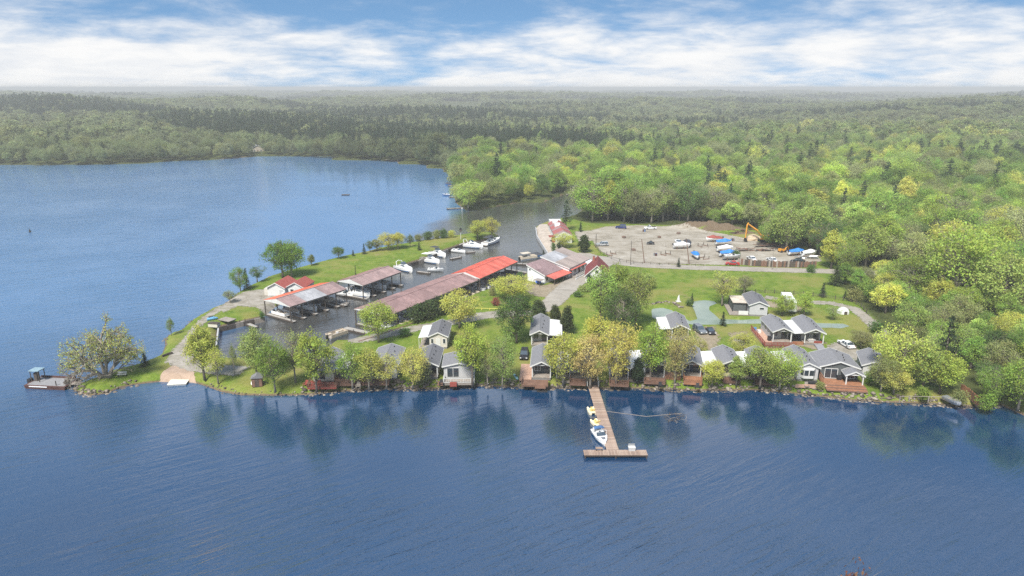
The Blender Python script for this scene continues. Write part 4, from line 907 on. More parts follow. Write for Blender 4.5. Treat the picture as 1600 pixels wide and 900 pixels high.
cottage((503,570),(520,542),4.2,'cream','cream cottage with white side awning and red deck at the left of the shore row', awn='right', front='slider', extra=red_chairs_deck)
cottage((598,566),(612,537),5.4,'grey','half hidden cottage with plain grey roof behind yellow trees', front='slider', dk=(-4.5,1.5,-2.4,-.005,.4,M_BRWOOD))
cottage((684,520),(691,499),4.1,'cream','cream cottage with white door and white flat awning by the gravel path', front='door', awn='left', awnw=2.6, roof=M_SHING2)
cottage((668,565),(677,537),4.0,'cream','grey roofed cottage with dark screened front porch and white posts', roof=M_SHING2)
cottage((717,568),(719,551),6.4,'grey','small cottage with white railed deck and red flower box', L_=7.0, front='slider', extra=white_rail, rise=.7)
cottage((843,517),(845,490),3.9,'white','narrow grey roofed cottage with white awning before the cedars', awn='right', awnw=3.4)
cottage((846,566),(848,537),4.0,'dark','shore cottage with pink side deck behind the dense yellow tree', extra=pink_deck)
cottage((905,566),(907,540),4.0,'cream','shore cottage with brown deck hidden left of the dock head', dk=(-1.8,1.6,-2.6,-.005,.5,M_BRWOOD), awn='left')
cottage((968,568),(966,541),4.0,'white','shore cottage behind the golden tree right of the dock', dk=(-2,2,-2.4,-.005,.45,M_BRWOOD), awn='right', awnw=3.2)
cottage((1024,565),(1018,538),4.2,'dark','dark cottage with white posts and brown railed deck right of the dock', dk=(-2.3,2.1,-2.3,-.005,.5,M_BRWOOD), awn='left', awnw=3.0)
cottage((1082,564),(1077,536),3.9,'navy','navy fronted cottage with bright orange deck', dk=(-1.7,2.0,-2.9,-.005,.75,M_CEDAR), extra=lambda o,w,ln,ze,zr,sk: deck(o,-w/2-3.4,-w/2-.2,-1.0,2.0,.6,M_CEDAR,False))
cottage((1144,564),(1129,539),4.3,'tan','cottage with large white awning and dark brown deck right of the navy one', awn='left', awnw=3.3, dk=(-2,1.5,-2.2,-.005,.45,M_BRWOOD))
cottage((1197,567),(1181,540),4.2,'grey','tree-hidden cottage left of the white bay windows', awn='left', awnw=3.2, dk=(-2,2,-2,-.005,.4,M_BRWOOD))
cottage((1265,568),(1240,539),4.2,'grey','cottage with white bay windows and long white awning', front='bay', awn='left', awnw=3.0, extra=lambda o,w,ln,ze,zr,sk: (bxo('low_fence', M_PINK, o, -w/2-1.2, w/2+.8, -3.0, -2.9, 0, .75), bxo('patio_table', M_BLACK, o, -.8, 1.6, -2.0, -1.0, .3, .75)))
cottage((1314,566),(1296,544),7.6,'dark','wide charcoal cottage with gabled porch and broad orange steps', front='slider', extra=big_porch, dk=(-3.8,4.2,-2.88,.2,.62,M_CEDAR,False,None), rise=1.25)
cottage((1368,566),(1358,544),4.2,'white','white walled cottage half hidden by the big yellow tree', front='plain')
cottage((1064,508),(1055,487),4.0,'navy','inland cottage with white awning at the end of the pond', awn='left', awnw=2.8)
cottage((1225,513),(1204,491),4.4,'white','inland cottage with wrap-around red railed deck', extra=wrap_deck)
cottage((1275,515),(1253,492),4.4,'grey','inland cottage with long white carport roof and grey ramp', awn='left', awnw=3.2, extra=ramp_and_lattice)
cottage((1187,472),(1175,455),4.6,'grey','lone grey cottage with flat side room beyond the pond', front='plain', roof=M_SHING2, extra=carport_box, side_win=2)

# ---- open boathouses: near eave corners left A, right B and far right corner C in the photo
M_ROOFB = Mt('faded_brown_metal', (.29,.205,.195), .55, .0, var=.28, scale=.35)
M_ROOFG = Mt('faded_grey_metal', (.36,.36,.37), .5, .0, var=.28, scale=.35)
M_ROOFP = Mt('pink_brown_metal', (.285,.185,.175), .55, .0, var=.28, scale=.3)
M_ROOFR = Mt('red_metal', (.52,.125,.09), .5, .0, var=.28, scale=.35)
M_ROOFO = Mt('orange_red_metal', (.58,.16,.09), .5, .0, var=.2, scale=.4)
def shade(mat, k):
    n = mat.name+f'_weathered_{k}'
    if n in MATS: return MATS[n]
    m = mat.copy(); m.name = n; MATS[n] = m
    for nd in m.node_tree.nodes:
        if nd.type == 'VALTORGB':
            for e in nd.color_ramp.elements: e.color = tuple(v*(.88, .97, 1.05, 1.12)[k] for v in e.color[:3])+(1,)
        if nd.type == 'TEX_NOISE': nd.inputs['Scale'].default_value *= (1, 2.5, 4, 1.6)[k]
    return m
def boathouse(A, B, C, ze, zr, label, colours_r, colours_l, pw=1.9, bay=4.2, skip_far_gable=False):
    A, B, C = (Vector(W(*p, ze)) for p in (A, B, C)); d = (C-B); ln = d.length; d.normalize(); nrm = Vector((-d.y, d.x)); w = (A-B).dot(nrm)
    # the object's y axis runs along the ridge, x to the right
    o = root('boathouse', label, 'boathouse', (B.x, B.y, 0), math.atan2(d.y, d.x)-math.pi/2, 'open boathouses of the marina')
    n = max(1, round(ln/pw)); s = ln/n; th = .07
    for side, cols in ((1, colours_r), (-1, colours_l)):
        for k in range(n):
            m = MB(); xe = .3 if side > 0 else -w-.3; q = [(xe, k*s+.015, ze), (-w/2, k*s+.015, zr), (-w/2, (k+1)*s-.015, zr), (xe, (k+1)*s-.015, ze)]
            if side > 0: q = q[::-1]
            m.slab(q, th)
            xs0, xs1 = (xe, -w/2); yk = k*s+.06     # standing seam
            for yk in (k*s+.06, k*s+s*.36, k*s+s*.68):
                m.add([(xs0,yk-.03,ze),(xs1,yk-.03,zr),(xs1,yk+.03,zr),(xs0,yk+.03,ze),(xs0,yk-.03,ze+.06),(xs1,yk-.03,zr+.06),(xs1,yk+.03,zr+.06),(xs0,yk+.03,ze+.06)], [(0,3,2,1),(4,5,6,7),(0,1,5,4),(1,2,6,5),(2,3,7,6),(3,0,4,7)])
            m.build('roof_panel', shade(cols[int(k*len(cols)/n)], rnd.randrange(4)), o)
    bxo('ridge_cap', colours_r[-1], o, -w/2-.2, -w/2+.2, -.02, ln+.02, zr-.02, zr+.09)
    for y in (0, ln):
        if y and skip_far_gable: continue
        m = MB(); m.prism([(-w-.2,ze-.15),(.2,ze-.15),(.2,ze-.08),(-w/2,zr-.09),(-w-.2,ze-.08)], min(y, y+(.1 if y == 0 else -.1)), max(y, y+(.1 if y == 0 else -.1)), 'y'); m.build('gable', M_WHITE, o)
    for x in (-w, 0): bxo('eave_beam', M_GWOOD, o, x-.12, x+.12, .12, ln-.12, ze-.45, ze-.16)
    nb = max(2, round(ln/bay))
    for k in range(nb+1):
        y = min(max(.15, ln*k/nb), ln-.15)
        for x in (-w, 0): bxo('post', M_DWOOD, o, x-.11, x+.11, y-.11, y+.11, -1.6, ze-.452)
        if 0 < k < nb: bxo('tie_beam', M_GWOOD, o, -w+.13, -.13, y-.08, y+.08, ze-.42, ze-.2)
    return o, w, ln, nb
b1, w1, l1, n1_ = boathouse((408,470),(452,479),(541,451),4.6,5.85,'boathouse with brown and grey striped roof on the peninsula side of the basin', [M_ROOFB,M_ROOFG,M_ROOFG,M_ROOFB,M_ROOFB], [M_ROOFO])
b2, w2, l2, n2_ = boathouse((528,439),(566,446),(626,424.5),4.6,5.9,'boathouse with plain brown roof further along the peninsula', [M_ROOFB], [M_ROOFP])
b3, w3, l3, n3_ = boathouse((551,484),(603,494),(747,437),4.6,5.85,'very long boathouse with pinkish brown roof on the cottage side', [M_ROOFP], [M_ROOFP], skip_far_gable=True)
b4, w4, l4, n4_ = boathouse((705,428.5),(749,435),(808,408.5),5.0,6.35,'boathouse with bright red roof at the end of the long one', [M_ROOFR], [M_ROOFR])

# ---- workshops
def lean_building(name, label, A, B, C, zl, zh, zw, wall, roofs, cat='workshop'):
    """A high left corner, B low front corner, C low far corner (roof points); single-pitch roof falling to the right"""
    a, b, c = Vector(W(*A, zh)), Vector(W(*B, zl)), Vector(W(*C, zl)); d = c-b; ln = d.length; d.normalize(); nrm = Vector((-d.y, d.x)); w = (a-b).dot(nrm)
    o = root(name, label, cat, (b.x, b.y, G), math.atan2(d.y, d.x)-math.pi/2)
    hl, hh = zl-G, zh-G
    MB().prism([(-w,-.05),(0,-.05),(0,hl-.1),(-w,hh-.1)], .0, ln, 'y').build('wall', wall, o)
    n = max(4, round(ln/1.9)); s = (ln+.6)/n; rows = 2
    for k in range(n):
        for j in range(rows):
            f0, f1 = j/rows, (j+1)/rows; P_ = lambda f: (.4-(w+.7)*f, hl-.13+(hh-hl)*(w+.7)/w*f+.09)
            (xa, za), (xb, zb) = P_(f0), P_(f1)
            q = [(xa,-.3+k*s+.01,za),(xa,-.3+(k+1)*s-.01,za),(xb,-.3+(k+1)*s-.01,zb+.001),(xb,-.3+k*s+.01,zb+.001)]
            MB().slab(q, .07).build('roof_panel', shade(roofs(k/n, j), rnd.randrange(4)), o)
    MB().prism([(-w-.3,hh-.25),(.4,hl-.35),(.4,hl-.06),(-w-.3,hh+.1)], -.36, -.3, 'y').build('fascia', M_WHITE, o)
    return o, w, ln, hl, hh
M_SHEETW = Mt('white_sheet_wall', (.66,.68,.69), .55, var=.07, scale=.5, stripes=('Y', .3, .03))
M_TARP = Mt('faded_purple_shingles', (.24,.165,.165), .85, var=.4, scale=.8)
o, w_, ln_, hl_, hh_ = lean_building('workshop', 'white workshop with mottled brown roof and red awning', (817,416),(851,430),(880,419), 4.0, 6.4, 0, M_SHEETW, lambda f, j: M_TARP)
aw = MB().slab([(.42,.2,hl_-.15),(3.6,.2,hl_-.75),(3.6,ln_-.3,hl_-.75),(.42,ln_-.3,hl_-.15)][::1], .08).build('awning', M_ROOFR, o)
for y in (.4, ln_/2, ln_-.5): bxo('awning_post', M_DWOOD, aw, 3.35, 3.5, y-.07, y+.07, 0, hl_-.82)
for y in np.linspace(1.2, ln_-1.4, 3): window(o, y, 1.3, 1.2, 1.1, 0.0, 'x', 1)
window(o, -w_*.86, hh_*.72, .5, .5, 0.0, 'y', -1, False)
bxo('barrel_rack', Mt('blue_drum', (.04,.12,.5), .4), o, -w_*.42, -w_*.2, -1.0, -.2, 0, 1.0)
bxo('lean_to_roof', M_GWOOD, o, -w_*.3, .6, -3.4, -1.1, 1.7, 1.8); bxo('lean_to_post', M_DWOOD, o, .3, .42, -3.3, -3.18, 0, 1.698); bxo('lean_to_post', M_DWOOD, o, -w_*.28, -w_*.28+.12, -3.3, -3.18, 0, 1.698)
o, w_, ln_, hl_, hh_ = lean_building('workshop', 'large white workshop with brown roof and pale grey panels', (848,400),(889,418.5),(921,403.5), 4.6, 7.0, 0, M_SHEETW, lambda f, j: (M_ROOFG if (j == 1 and (f < .55)) else Mt('tan_brown_metal', (.30,.245,.215), .6, var=.15, scale=.3)))
v_ = bxo('veranda', M_GWOOD, o, .05, 2.4, .6, ln_*.72, .1, .35); bxo('veranda_roof', M_ROOFR, o, .42, 1.1, .3, ln_*.72, hl_-.75, hl_-.6)
railing(o, [(2.35,.6),(2.35,ln_*.72)], .35, M_WHITE); bxo('kerb', M_WHITE, o, 2.6, 2.9, -.5, ln_+1.5, 0, .35)
for y in np.linspace(1.5, ln_*.68, 4): window(o, y, 1.7, 1.3, 1.3, 0.0, 'x', 1)
dr = bxo('door', M_DWOOD, o, .002, .06, ln_*.5-.5, ln_*.5+.5, .36, 2.4); bxo('handle', M_STEEL, dr, .062, .12, ln_*.5+.3, ln_*.5+.4, 1.3, 1.45)
MB().prism([(0.02,-.05),(3.0,-.05),(3.0,hl_-1.1),(0.02,hl_-.2)], ln_*.74, ln_-.1, 'y').build('office_wing', M_SHEETW, o); window(o, ln_*.86, 1.7, .9, .9, 3.0, 'x', 1, False)

# ---- white shed with two red gables on the peninsula
def shed():
    a = Vector(W(418,461)); b = Vector(W(446,464)); d = b-a; w = 5.4
    o = root('boat_shed', 'white shed with two gables and red shingle roof on the peninsula', 'shed', (b.x, b.y, G), R(-8)); mr = Mt('brick_red_shingles', (.30,.075,.06), .9, var=.25, scale=2, bump=.4)
    MB().prism([(-w,-.05),(0,-.05),(0,2.7),(-w/2,4.1),(-w,2.7)], 0, 8, 'y').build('wall', M_WHITE, o); MB().prism([(.02,-.05),(w,-.05),(w,2.7),(w/2,4.1),(.02,2.7)], 1.2, 8, 'y').build('wall', M_WHITE, o)
    for x0, y0, mm in ((-w/2, -.4, mr), (w/2+.01, .8, mr)):
        for s in (-1, 1):
            q = [(x0+s*(w/2+.25),y0,2.58),(x0,y0,4.15),(x0,8.3,4.15),(x0+s*(w/2+.25),8.3,2.58)]
            if s > 0: q = q[::-1]
            MB().slab([(x,y,z+.1+(0 if x0 < 0 else .012)) for x,y,z in q], .1).build('roof_slope', mm, o)
            pf = [(x0+s*(w/2+.25),2.5),(x0+s*(w/2+.25),2.72),(x0,4.3),(x0,4.06)]
            MB().prism(pf if s < 0 else pf[::-1], y0-.07, y0-.004, 'y').build('fascia', M_WHITE, o)
    d1 = bxo('door', M_GREY, o, -w*.3, -w*.3+1.0, -.05, -.002, 0, 2.1); bxo('handle', M_BLACK, d1, -w*.3+.75, -w*.3+.85, -.1, -.052, 1, 1.1)
    window(o, w*.3, 1.7, .9, .7, 1.2, mull=False); bxo('annex', M_CREAM, o, -w-1.6, -w-.003, 1.0, 4.5, -.05, 2.0); bxo('water_tank', M_WHITE, o, -.9, -.1, -.9, -.1, 0, 1.4)
    bxo('paint_strip', M_GREY, o, -w+.3, -w*.35, -.02, -.003, .05, .35)
shed()
# ---- red roofed house by the driveway
def red_house():
    a = Vector(W(932,442)); o = root('roadside_house', 'steep dark red roofed white house behind the tall clump by the road', 'house', (a.x, a.y, G), R(-8)); w, ln = 7.0, 12.0; mr = Mt('maroon_shingles', (.17,.04,.038), .9, var=.25, scale=2, bump=.4)
    MB().prism([(-w/2,-.05),(w/2,-.05),(w/2,2.4),(0,5.6),(-w/2,2.4)], 0, ln, 'y').build('wall', M_WHITE, o)
    gable_roof(o, w, -.5, ln+.4, 2.4, 5.65, mr, M_WHITE, .4)
    for x in (-1.7, 1.7): window(o, x, 1.4, 1.2, 1.2, 0.0)
    window(o, 0, 3.6, 1.0, 1.0, 0.0, mull=False); ch = bxo('chimney', Mt('brick_red', (.28,.10,.07), .9), o, -1.6, -.9, ln*.75, ln*.75+.7, 4.2, 6.4); bxo('chimney_cap', M_GWOOD, ch, -1.7, -.8, ln*.75-.1, ln*.75+.8, 6.4, 6.5)
    for y in (3, 7): window(o, y, 1.4, 1.2, 1.1, -w/2, 'x', -1)
red_house()
# ---- fuel dock shop along the channel
def shop():
    a, b = Vector(W(868,380)), Vector(W(853,352)); d = b-a; ln = d.length*.72
    o = root('fuel_dock_shop', 'long white shop with striped red roof on the channel quay', 'shop', (a.x, a.y, G), math.atan2(d.y, d.x)-math.pi/2); w = 6.5
    MB().prism([(0,-.05),(w,-.05),(w,3.0),(w/2,4.6),(0,3.0)], 0, ln, 'y').build('wall', M_WHITE, o)
    n = 9
    for k in range(n):
        for s in (-1, 1):
            q = [(w/2+s*(w/2+.4),k*ln/n+.01,2.95),(w/2,k*ln/n+.01,4.68),(w/2,(k+1)*ln/n-.01,4.68),(w/2+s*(w/2+.4),(k+1)*ln/n-.01,2.95)]
            MB().slab(q if s < 0 else q[::-1], .07).build('roof_panel', Mt('dull_red_metal', (.32,.10,.09), .6, var=.2) if (k % 3) else M_ROOFP, o)
    for y in (ln*.55, ln*.85):
        MB().prism([(y-1.4,2.6),(y+1.4,2.6),(y+1.4,4.4),(y,5.4),(y-1.4,4.4)], 1.2, 3.4, 'x').build('dormer', M_WHITE, o)
    for y in np.linspace(2, ln-2, 5): window(o, y, 1.6, 1.3, 1.2, 0.0, 'x', -1)
    dr = bxo('door', M_RED, o, -.06, -.003, ln*.3-.6, ln*.3+.6, 0, 2.2); bxo('handle', M_STEEL, dr, -.12, -.062, ln*.3+.3, ln*.3+.4, 1, 1.15)
    bxo('awning', M_RED, o, -2.4, -.005, 1.0, 4.5, 2.2, 2.3); bxo('ice_freezer', M_RED, o, -1.2, -.1, 1.2, 3.6, .0, 1.7)
    bxo('office_block', M_WHITE, o, .5, 5.5, ln+.02, ln+4, -.05, 4.0)
shop()
# ---- houses glimpsed in the woods
def wood_house(px, py, w, ln, h, wall, roofm, label, rz=0., zb=G):
    x, y = W(px, py, zb); o = root('woodland_house', label, 'house', (x, y, zb), rz); MB().prism([(-w/2,-.3),(w/2,-.3),(w/2,h),(0,h+w*.22),(-w/2,h)], 0, ln, 'y').build('wall', wall, o)
    gable_roof(o, w, -.4, ln+.4, h, h+w*.22+.02, roofm)
    for x in (-w*.25, w*.25): window(o, x, 1.6, 1.2, 1.2, 0.0)
    dr = bxo('door', M_BRWOOD, o, -.5, .5, -.06, -.003, 0, 2.1); bxo('handle', M_STEEL, dr, .3, .4, -.12, -.062, 1, 1.1)
wood_house(403,238,12,10,4.0,M_TAN,M_SHING,'house with grey roof among pines on the far shore', R(30), G)
wood_house(903,299,6,7,2.6,M_TAN,M_SHING,'tan house at the head of the channel', R(10))
wood_house(916,303,6,6,2.5,M_GREY,M_SHING2,'grey house right of the tan one at the channel head', R(-15))
wood_house(1221,322,12,9,3.5,M_GREY,M_SHING,'grey roofed house glimpsed in the woods beyond the lot', R(80))
# ------------------------------------------------------------ docks, boats, vehicles
M_GEL = Mt('white_gelcoat', (.80,.80,.79), .3, var=.05, scale=.6, spec=.5)
M_BLUEB = Mt('blue_gelcoat', (.06,.14,.30), .3, var=.1)
M_CANV = Mt('dark_canvas', (.045,.05,.06), .8, var=.2)
M_TARPB = Mt('blue_tarpaulin', (.035,.20,.56), .55, var=.25, scale=1.2, bump=.6, bscale=2)
M_SCREEN = Mt('tinted_windscreen', (.05,.07,.09), .08, spec=.8)
M_ALU = Mt('aluminium', (.5,.51,.52), .4, .7, var=.1)
M_DOCK = Mt('dock_boards', (.30,.215,.165), .9, var=.3, scale=1.2, stripes=('Y', .18, .03))
M_DOCKG = Mt('grey_dock_boards', (.33,.31,.28), .9, var=.25, scale=1.2, stripes=('X', .18, .03))
M_YEL = Mt('pale_yellow_plastic', (.70,.55,.20), .4, var=.15)
M_RUST = Mt('rusty_hull', (.09,.04,.032), .8, var=.4, scale=1.0)
def hull_rings(L_, Wd, hb, hs, draft=.35):
    """stern at y=0, bow at y=L_"""
    rings = []
    for f_ in (0, .25, .5, .7, .85, .95, 1.0):
        b = Wd/2*(1-max(0, (f_-.45)/.55)**2.2*.97); z = hs+(hb-hs)*f_**2; k = -draft*(1-max(0, (f_-.6)/.4)**2)+ (hs*.6 if f_ == 1 else 0)
        rings.append([(-b, f_*L_, z), (-b*.86, f_*L_, z*.35), (-b*.3, f_*L_, k), (b*.3, f_*L_, k), (b*.86, f_*L_, z*.35), (b, f_*L_, z)])
    return rings
def hull_part(o, L_, Wd, hb, hs, mat):
    m = MB(); rg = hull_rings(L_, Wd, hb, hs); m.loft(rg, True); return m.build('hull', mat, o)
def deck_outline(L_, Wd, f0, f1, inset=.06, n=7):
    out = []
    for f_ in np.linspace(f0, f1, n): out.append((max(.03, Wd/2*(1-max(0, (f_-.45)/.55)**2.2*.97)-inset), f_*L_))
    return [(b, y) for b, y in out]+[(-b, y) for b, y in out[::-1]]
def cruiser(px, py, ang, label, L_=9.0, Wd=3.1, canvas=True, hullm=None, z=0.0, world=None):
    x, y = world or W(px, py, 0); o = root('cabin_cruiser', label, 'boat', (x, y, z), ang, 'boats moored in the marina')
    hb, hs = 1.75, 1.15; hl = hull_part(o, L_, Wd, hb, hs, hullm or M_GEL)
    MB().prism(deck_outline(L_, Wd, .45, .985), hs+.18, hs+.42).build('fore_deck', M_GEL, o)
    bxo('cockpit_floor', M_GWOOD, o, -Wd/2+.2, Wd/2-.2, .15, L_*.45, hs-.05, hs+.02)
    m = MB(); w0, w1 = Wd*.36, Wd*.24; z0, z1 = hs+.42, hs+1.15
    m.hexa([(-w0,L_*.42,z0),(w0,L_*.42,z0),(w1*.8,L_*.78,z0),(-w1*.8,L_*.78,z0)], [(-w0*.9,L_*.44,z1),(w0*.9,L_*.44,z1),(w1*.6,L_*.62,z1-.08),(-w1*.6,L_*.62,z1-.08)]); cb = m.build('cabin', M_GEL, o)
    for s in (-1, 1): MB().hexa([(s*w0*.99+s*.01,L_*.46,z0+.2),(s*w1*1.1+s*.01,L_*.66,z0+.16),(s*w1*1.1+s*.05,L_*.66,z0+.16),(s*w0*.99+s*.05,L_*.46,z0+.2)], [(s*w0*.92+s*.01,L_*.46,z1-.1),(s*w1*.98+s*.01,L_*.6,z1-.14),(s*w1*.98+s*.05,L_*.6,z1-.14),(s*w0*.92+s*.05,L_*.46,z1-.1)]).build('side_window', M_SCREEN, cb)
    m = MB(); zs = z1+.0; m.hexa([(-w0*.9,L_*.44,zs+.002),(w0*.9,L_*.44,zs+.002),(w1*.95,L_*.56,zs+.002),(-w1*.95,L_*.56,zs+.002)], [(-w0*.8,L_*.38,zs+.62),(w0*.8,L_*.38,zs+.62),(w1*.8,L_*.47,zs+.58),(-w1*.8,L_*.47,zs+.58)]); m.build('windscreen', M_SCREEN, o)
    if canvas:
        zc = zs+.95; t = MB().hexa([(-Wd*.4,L_*.08,zc-.2),(Wd*.4,L_*.08,zc-.2),(Wd*.34,L_*.46,zc),(-Wd*.34,L_*.46,zc)], [(-Wd*.36,L_*.1,zc-.05),(Wd*.36,L_*.1,zc-.05),(Wd*.3,L_*.45,zc+.12),(-Wd*.3,L_*.45,zc+.12)]).build('canvas_top', M_CANV if canvas is True else canvas, o)
        for xx in (-Wd*.37, Wd*.37):
            for yy in (L_*.1, L_*.42): MB().tube([(xx,yy,hs+.1),(xx,yy,zc-.12)], .025, 4).build('canvas_pole', M_ALU, t)
    else:
        MB().tube([(-Wd*.42,L_*.22,hs+.1),(-Wd*.4,L_*.16,hs+1.6),(0,L_*.13,hs+1.95),(Wd*.4,L_*.16,hs+1.6),(Wd*.42,L_*.22,hs+.1)], .1, 6).build('radar_arch', M_GEL, o)
    m = MB(); ol = deck_outline(L_, Wd, .5, .98, .1, 6)
    for s in (-1, 1):
        pts_ = [(s*abs(b), yy, hs+.95+.15*(yy/L_)) for b, yy in ol[:6]]; m.tube(pts_, .025, 4)
        for p in pts_[::2]: m.tube([(p[0],p[1],hs+.4),p], .02, 4)
    m.build('bow_rail', M_ALU, o)
    bxo('swim_platform', M_GWOOD, o, -Wd*.42, Wd*.42, -.7, -.01, .25, .33)
    for k in range(2):
        sx_ = -Wd*.3 if k == 0 else Wd*.12; bxo('seat', M_WHITE, o, sx_, sx_+Wd*.2, L_*.3, L_*.36, hs+.02, hs+.75)
    mw = MB(); rg = hull_rings(L_, Wd*1.012, .42, .32, .1); mw.loft([[(p[0]*.93,p[1],.36) for p in (r[1],r[4])]+[(p[0]*.93,p[1],.22) for p in (r[4],r[1])] for r in rg[:5]], True); mw.build('stripe', M_BLUEB, hl)
    return o
def runabout(px, py, ang, label, L_=5.6, Wd=2.2, hullm=None, cover=None, z=0.0, outboard=True, world=None, group='boats moored in the marina'):
    x, y = world or W(px, py, z); o = root('runabout_boat', label, 'boat', (x, y, z), ang, group)
    hb, hs = 1.05, .8; hull_part(o, L_, Wd, hb, hs, hullm or M_GEL)
    if cover:
        rings = []
        for f_, zz_ in ((.0,.15),(.12,.55),(.4,.75),(.55,1.0),(.62,.95),(.8,.5),(.97,.18)):
            b = Wd/2*(1-max(0, (f_-.45)/.55)**2.2*.97)+.05; zt = hs+(hb-hs)*f_**2
            rings.append([(-b,f_*L_,zt-.12),(-b*.96,f_*L_,zt+.05),(-b*.4,f_*L_,zt+zz_*.85),(0,f_*L_,zt+zz_),(b*.4,f_*L_,zt+zz_*.85),(b*.96,f_*L_,zt+.05),(b,f_*L_,zt-.12)])
        MB().loft(rings, True).build('cover', cover, o)
    else:
        bxo('floor', Mt('boat_carpet', (.16,.17,.19), .9), o, -Wd/2+.25, Wd/2-.25, .2, L_*.72, hs-.06, hs+.012)
        m = MB(); m.prism(deck_outline(L_, Wd, .62, .99), hs+.04, hs+.3); m.build('fore_deck', M_GEL, o)
        MB().prism([(-Wd*.22,L_*.7),(Wd*.22,L_*.7),(Wd*.12,L_*.87),(-Wd*.12,L_*.87)], hs+.303, hs+.33).build('bow_well', Mt('boat_carpet', (.16,.17,.19), .9), o)
        for s in (-1, 1): bxo('gunwale', M_GEL, o, min(s*Wd*.40,s*Wd*.49), max(s*Wd*.40,s*Wd*.49), .1, L_*.6, hs+.0, hs+.16)
        MB().hexa([(-Wd*.4,L_*.56,hs+.3),(Wd*.4,L_*.56,hs+.3),(Wd*.36,L_*.62,hs+.3),(-Wd*.36,L_*.62,hs+.3)], [(-Wd*.36,L_*.52,hs+.78),(Wd*.36,L_*.52,hs+.78),(Wd*.33,L_*.54,hs+.78),(-Wd*.33,L_*.54,hs+.78)]).build('windscreen', M_SCREEN, o)
        for k in range(2): sx_ = -Wd*.32 if k == 0 else Wd*.1; bxo('seat', M_WHITE, o, sx_, sx_+Wd*.22, L_*.36, L_*.46, hs+.014, hs+.6)
        bxo('rear_bench', M_WHITE, o, -Wd*.36, Wd*.36, .25, .8, hs+.014, hs+.4)
    if outboard:
        MB().hexa([(-.22,-.55,hs-.1),(.22,-.55,hs-.1),(.22,.0,hs-.1),(-.22,.0,hs-.1)], [(-.16,-.48,hs+.5),(.16,-.48,hs+.5),(.18,-.05,hs+.42),(-.18,-.05,hs+.42)]).build('outboard', M_BLACK, o)
    return o
def pontoon(px, py, ang, label, L_=7.0, canopy=None, world=None, rail=None):
    x, y = world or W(px, py, 0); o = root('pontoon_boat', label, 'boat', (x, y, 0), ang, 'boats moored in the marina'); Wd = 2.5
    for s in (-1, 1): MB().tube([(s*.85,.1,.15),(s*.85,L_*.85,.15),(s*.85,L_,.35)], [.32,.32,.1], 8).build('float', M_ALU, o)
    bxo('deck', Mt('tan_carpet', (.34,.30,.25), .9), o, -Wd/2, Wd/2, .1, L_*.93, .48, .6); rm = rail or M_GEL
    for q in ((-Wd/2,-Wd/2+.08,.3,L_*.9),(Wd/2-.08,Wd/2,.3,L_*.9)): bxo('fence_panel', rm, o, *q, .602, 1.35)
    bxo('fence_panel', rm, o, -Wd/2+.082, Wd/2-.082, L_*.9-.08, L_*.9, .602, 1.35); bxo('fence_panel', rm, o, -Wd/2+.082, -.4, .3, .38, .602, 1.35)
    for (x0, y0, y1) in ((-Wd/2+.12,L_*.55,L_*.85),(Wd/2-.75,L_*.55,L_*.85),(-Wd/2+.12,.6,L_*.3)): bxo('bench', Mt('beige_vinyl', (.55,.48,.38), .6), o, x0, x0+.63, y0, y1, .602, 1.1)
    bxo('console', M_GREY, o, Wd/2-.8, Wd/2-.12, L_*.38, L_*.46, .602, 1.5)
    if canopy:
        t = bxo('canopy', canopy, o, -Wd/2, Wd/2, L_*.1, L_*.55, 2.45, 2.55)
        for xx in (-Wd/2+.05, Wd/2-.05):
            for yy in (L_*.14, L_*.5): bxo('canopy_pole', M_ALU, t, xx-.03, xx+.03, yy-.03, yy+.03, .602, 2.448)
    bxo('outboard', M_BLACK, o, -.2, .2, -.45, .08, .3, 1.25); return o
def dock(name, label, a, b, wd, z=.55, mat=None, posts=True, zb=0.0, group='floating docks and piers'):
    a = Vector(a); b = Vector(b); d = b-a; ln = d.length; o = root(name, label, 'dock', (a.x, a.y, 0), math.atan2(d.y, d.x)-math.pi/2, group)
    bxo('walkway', mat or M_DOCKG, o, -wd/2, wd/2, 0, ln, z-.14, z)
    for s in (-1, 1): bxo('edge_beam', M_DWOOD, o, min(s*wd/2,s*(wd/2+.12)), max(s*wd/2,s*(wd/2+.12)), 0, ln, z-.38, z+.03)
    n = max(1, round(ln/4.5))
    for k in range(n+1):
        if posts:
            for s in (-1, 1): MB().tube([(s*(wd/2+.22),.2+(ln-.4)*k/n,-1.5),(s*(wd/2+.22),.2+(ln-.4)*k/n,z+.45)], .09, 6).build('pile', M_DWOOD, o)
    return o
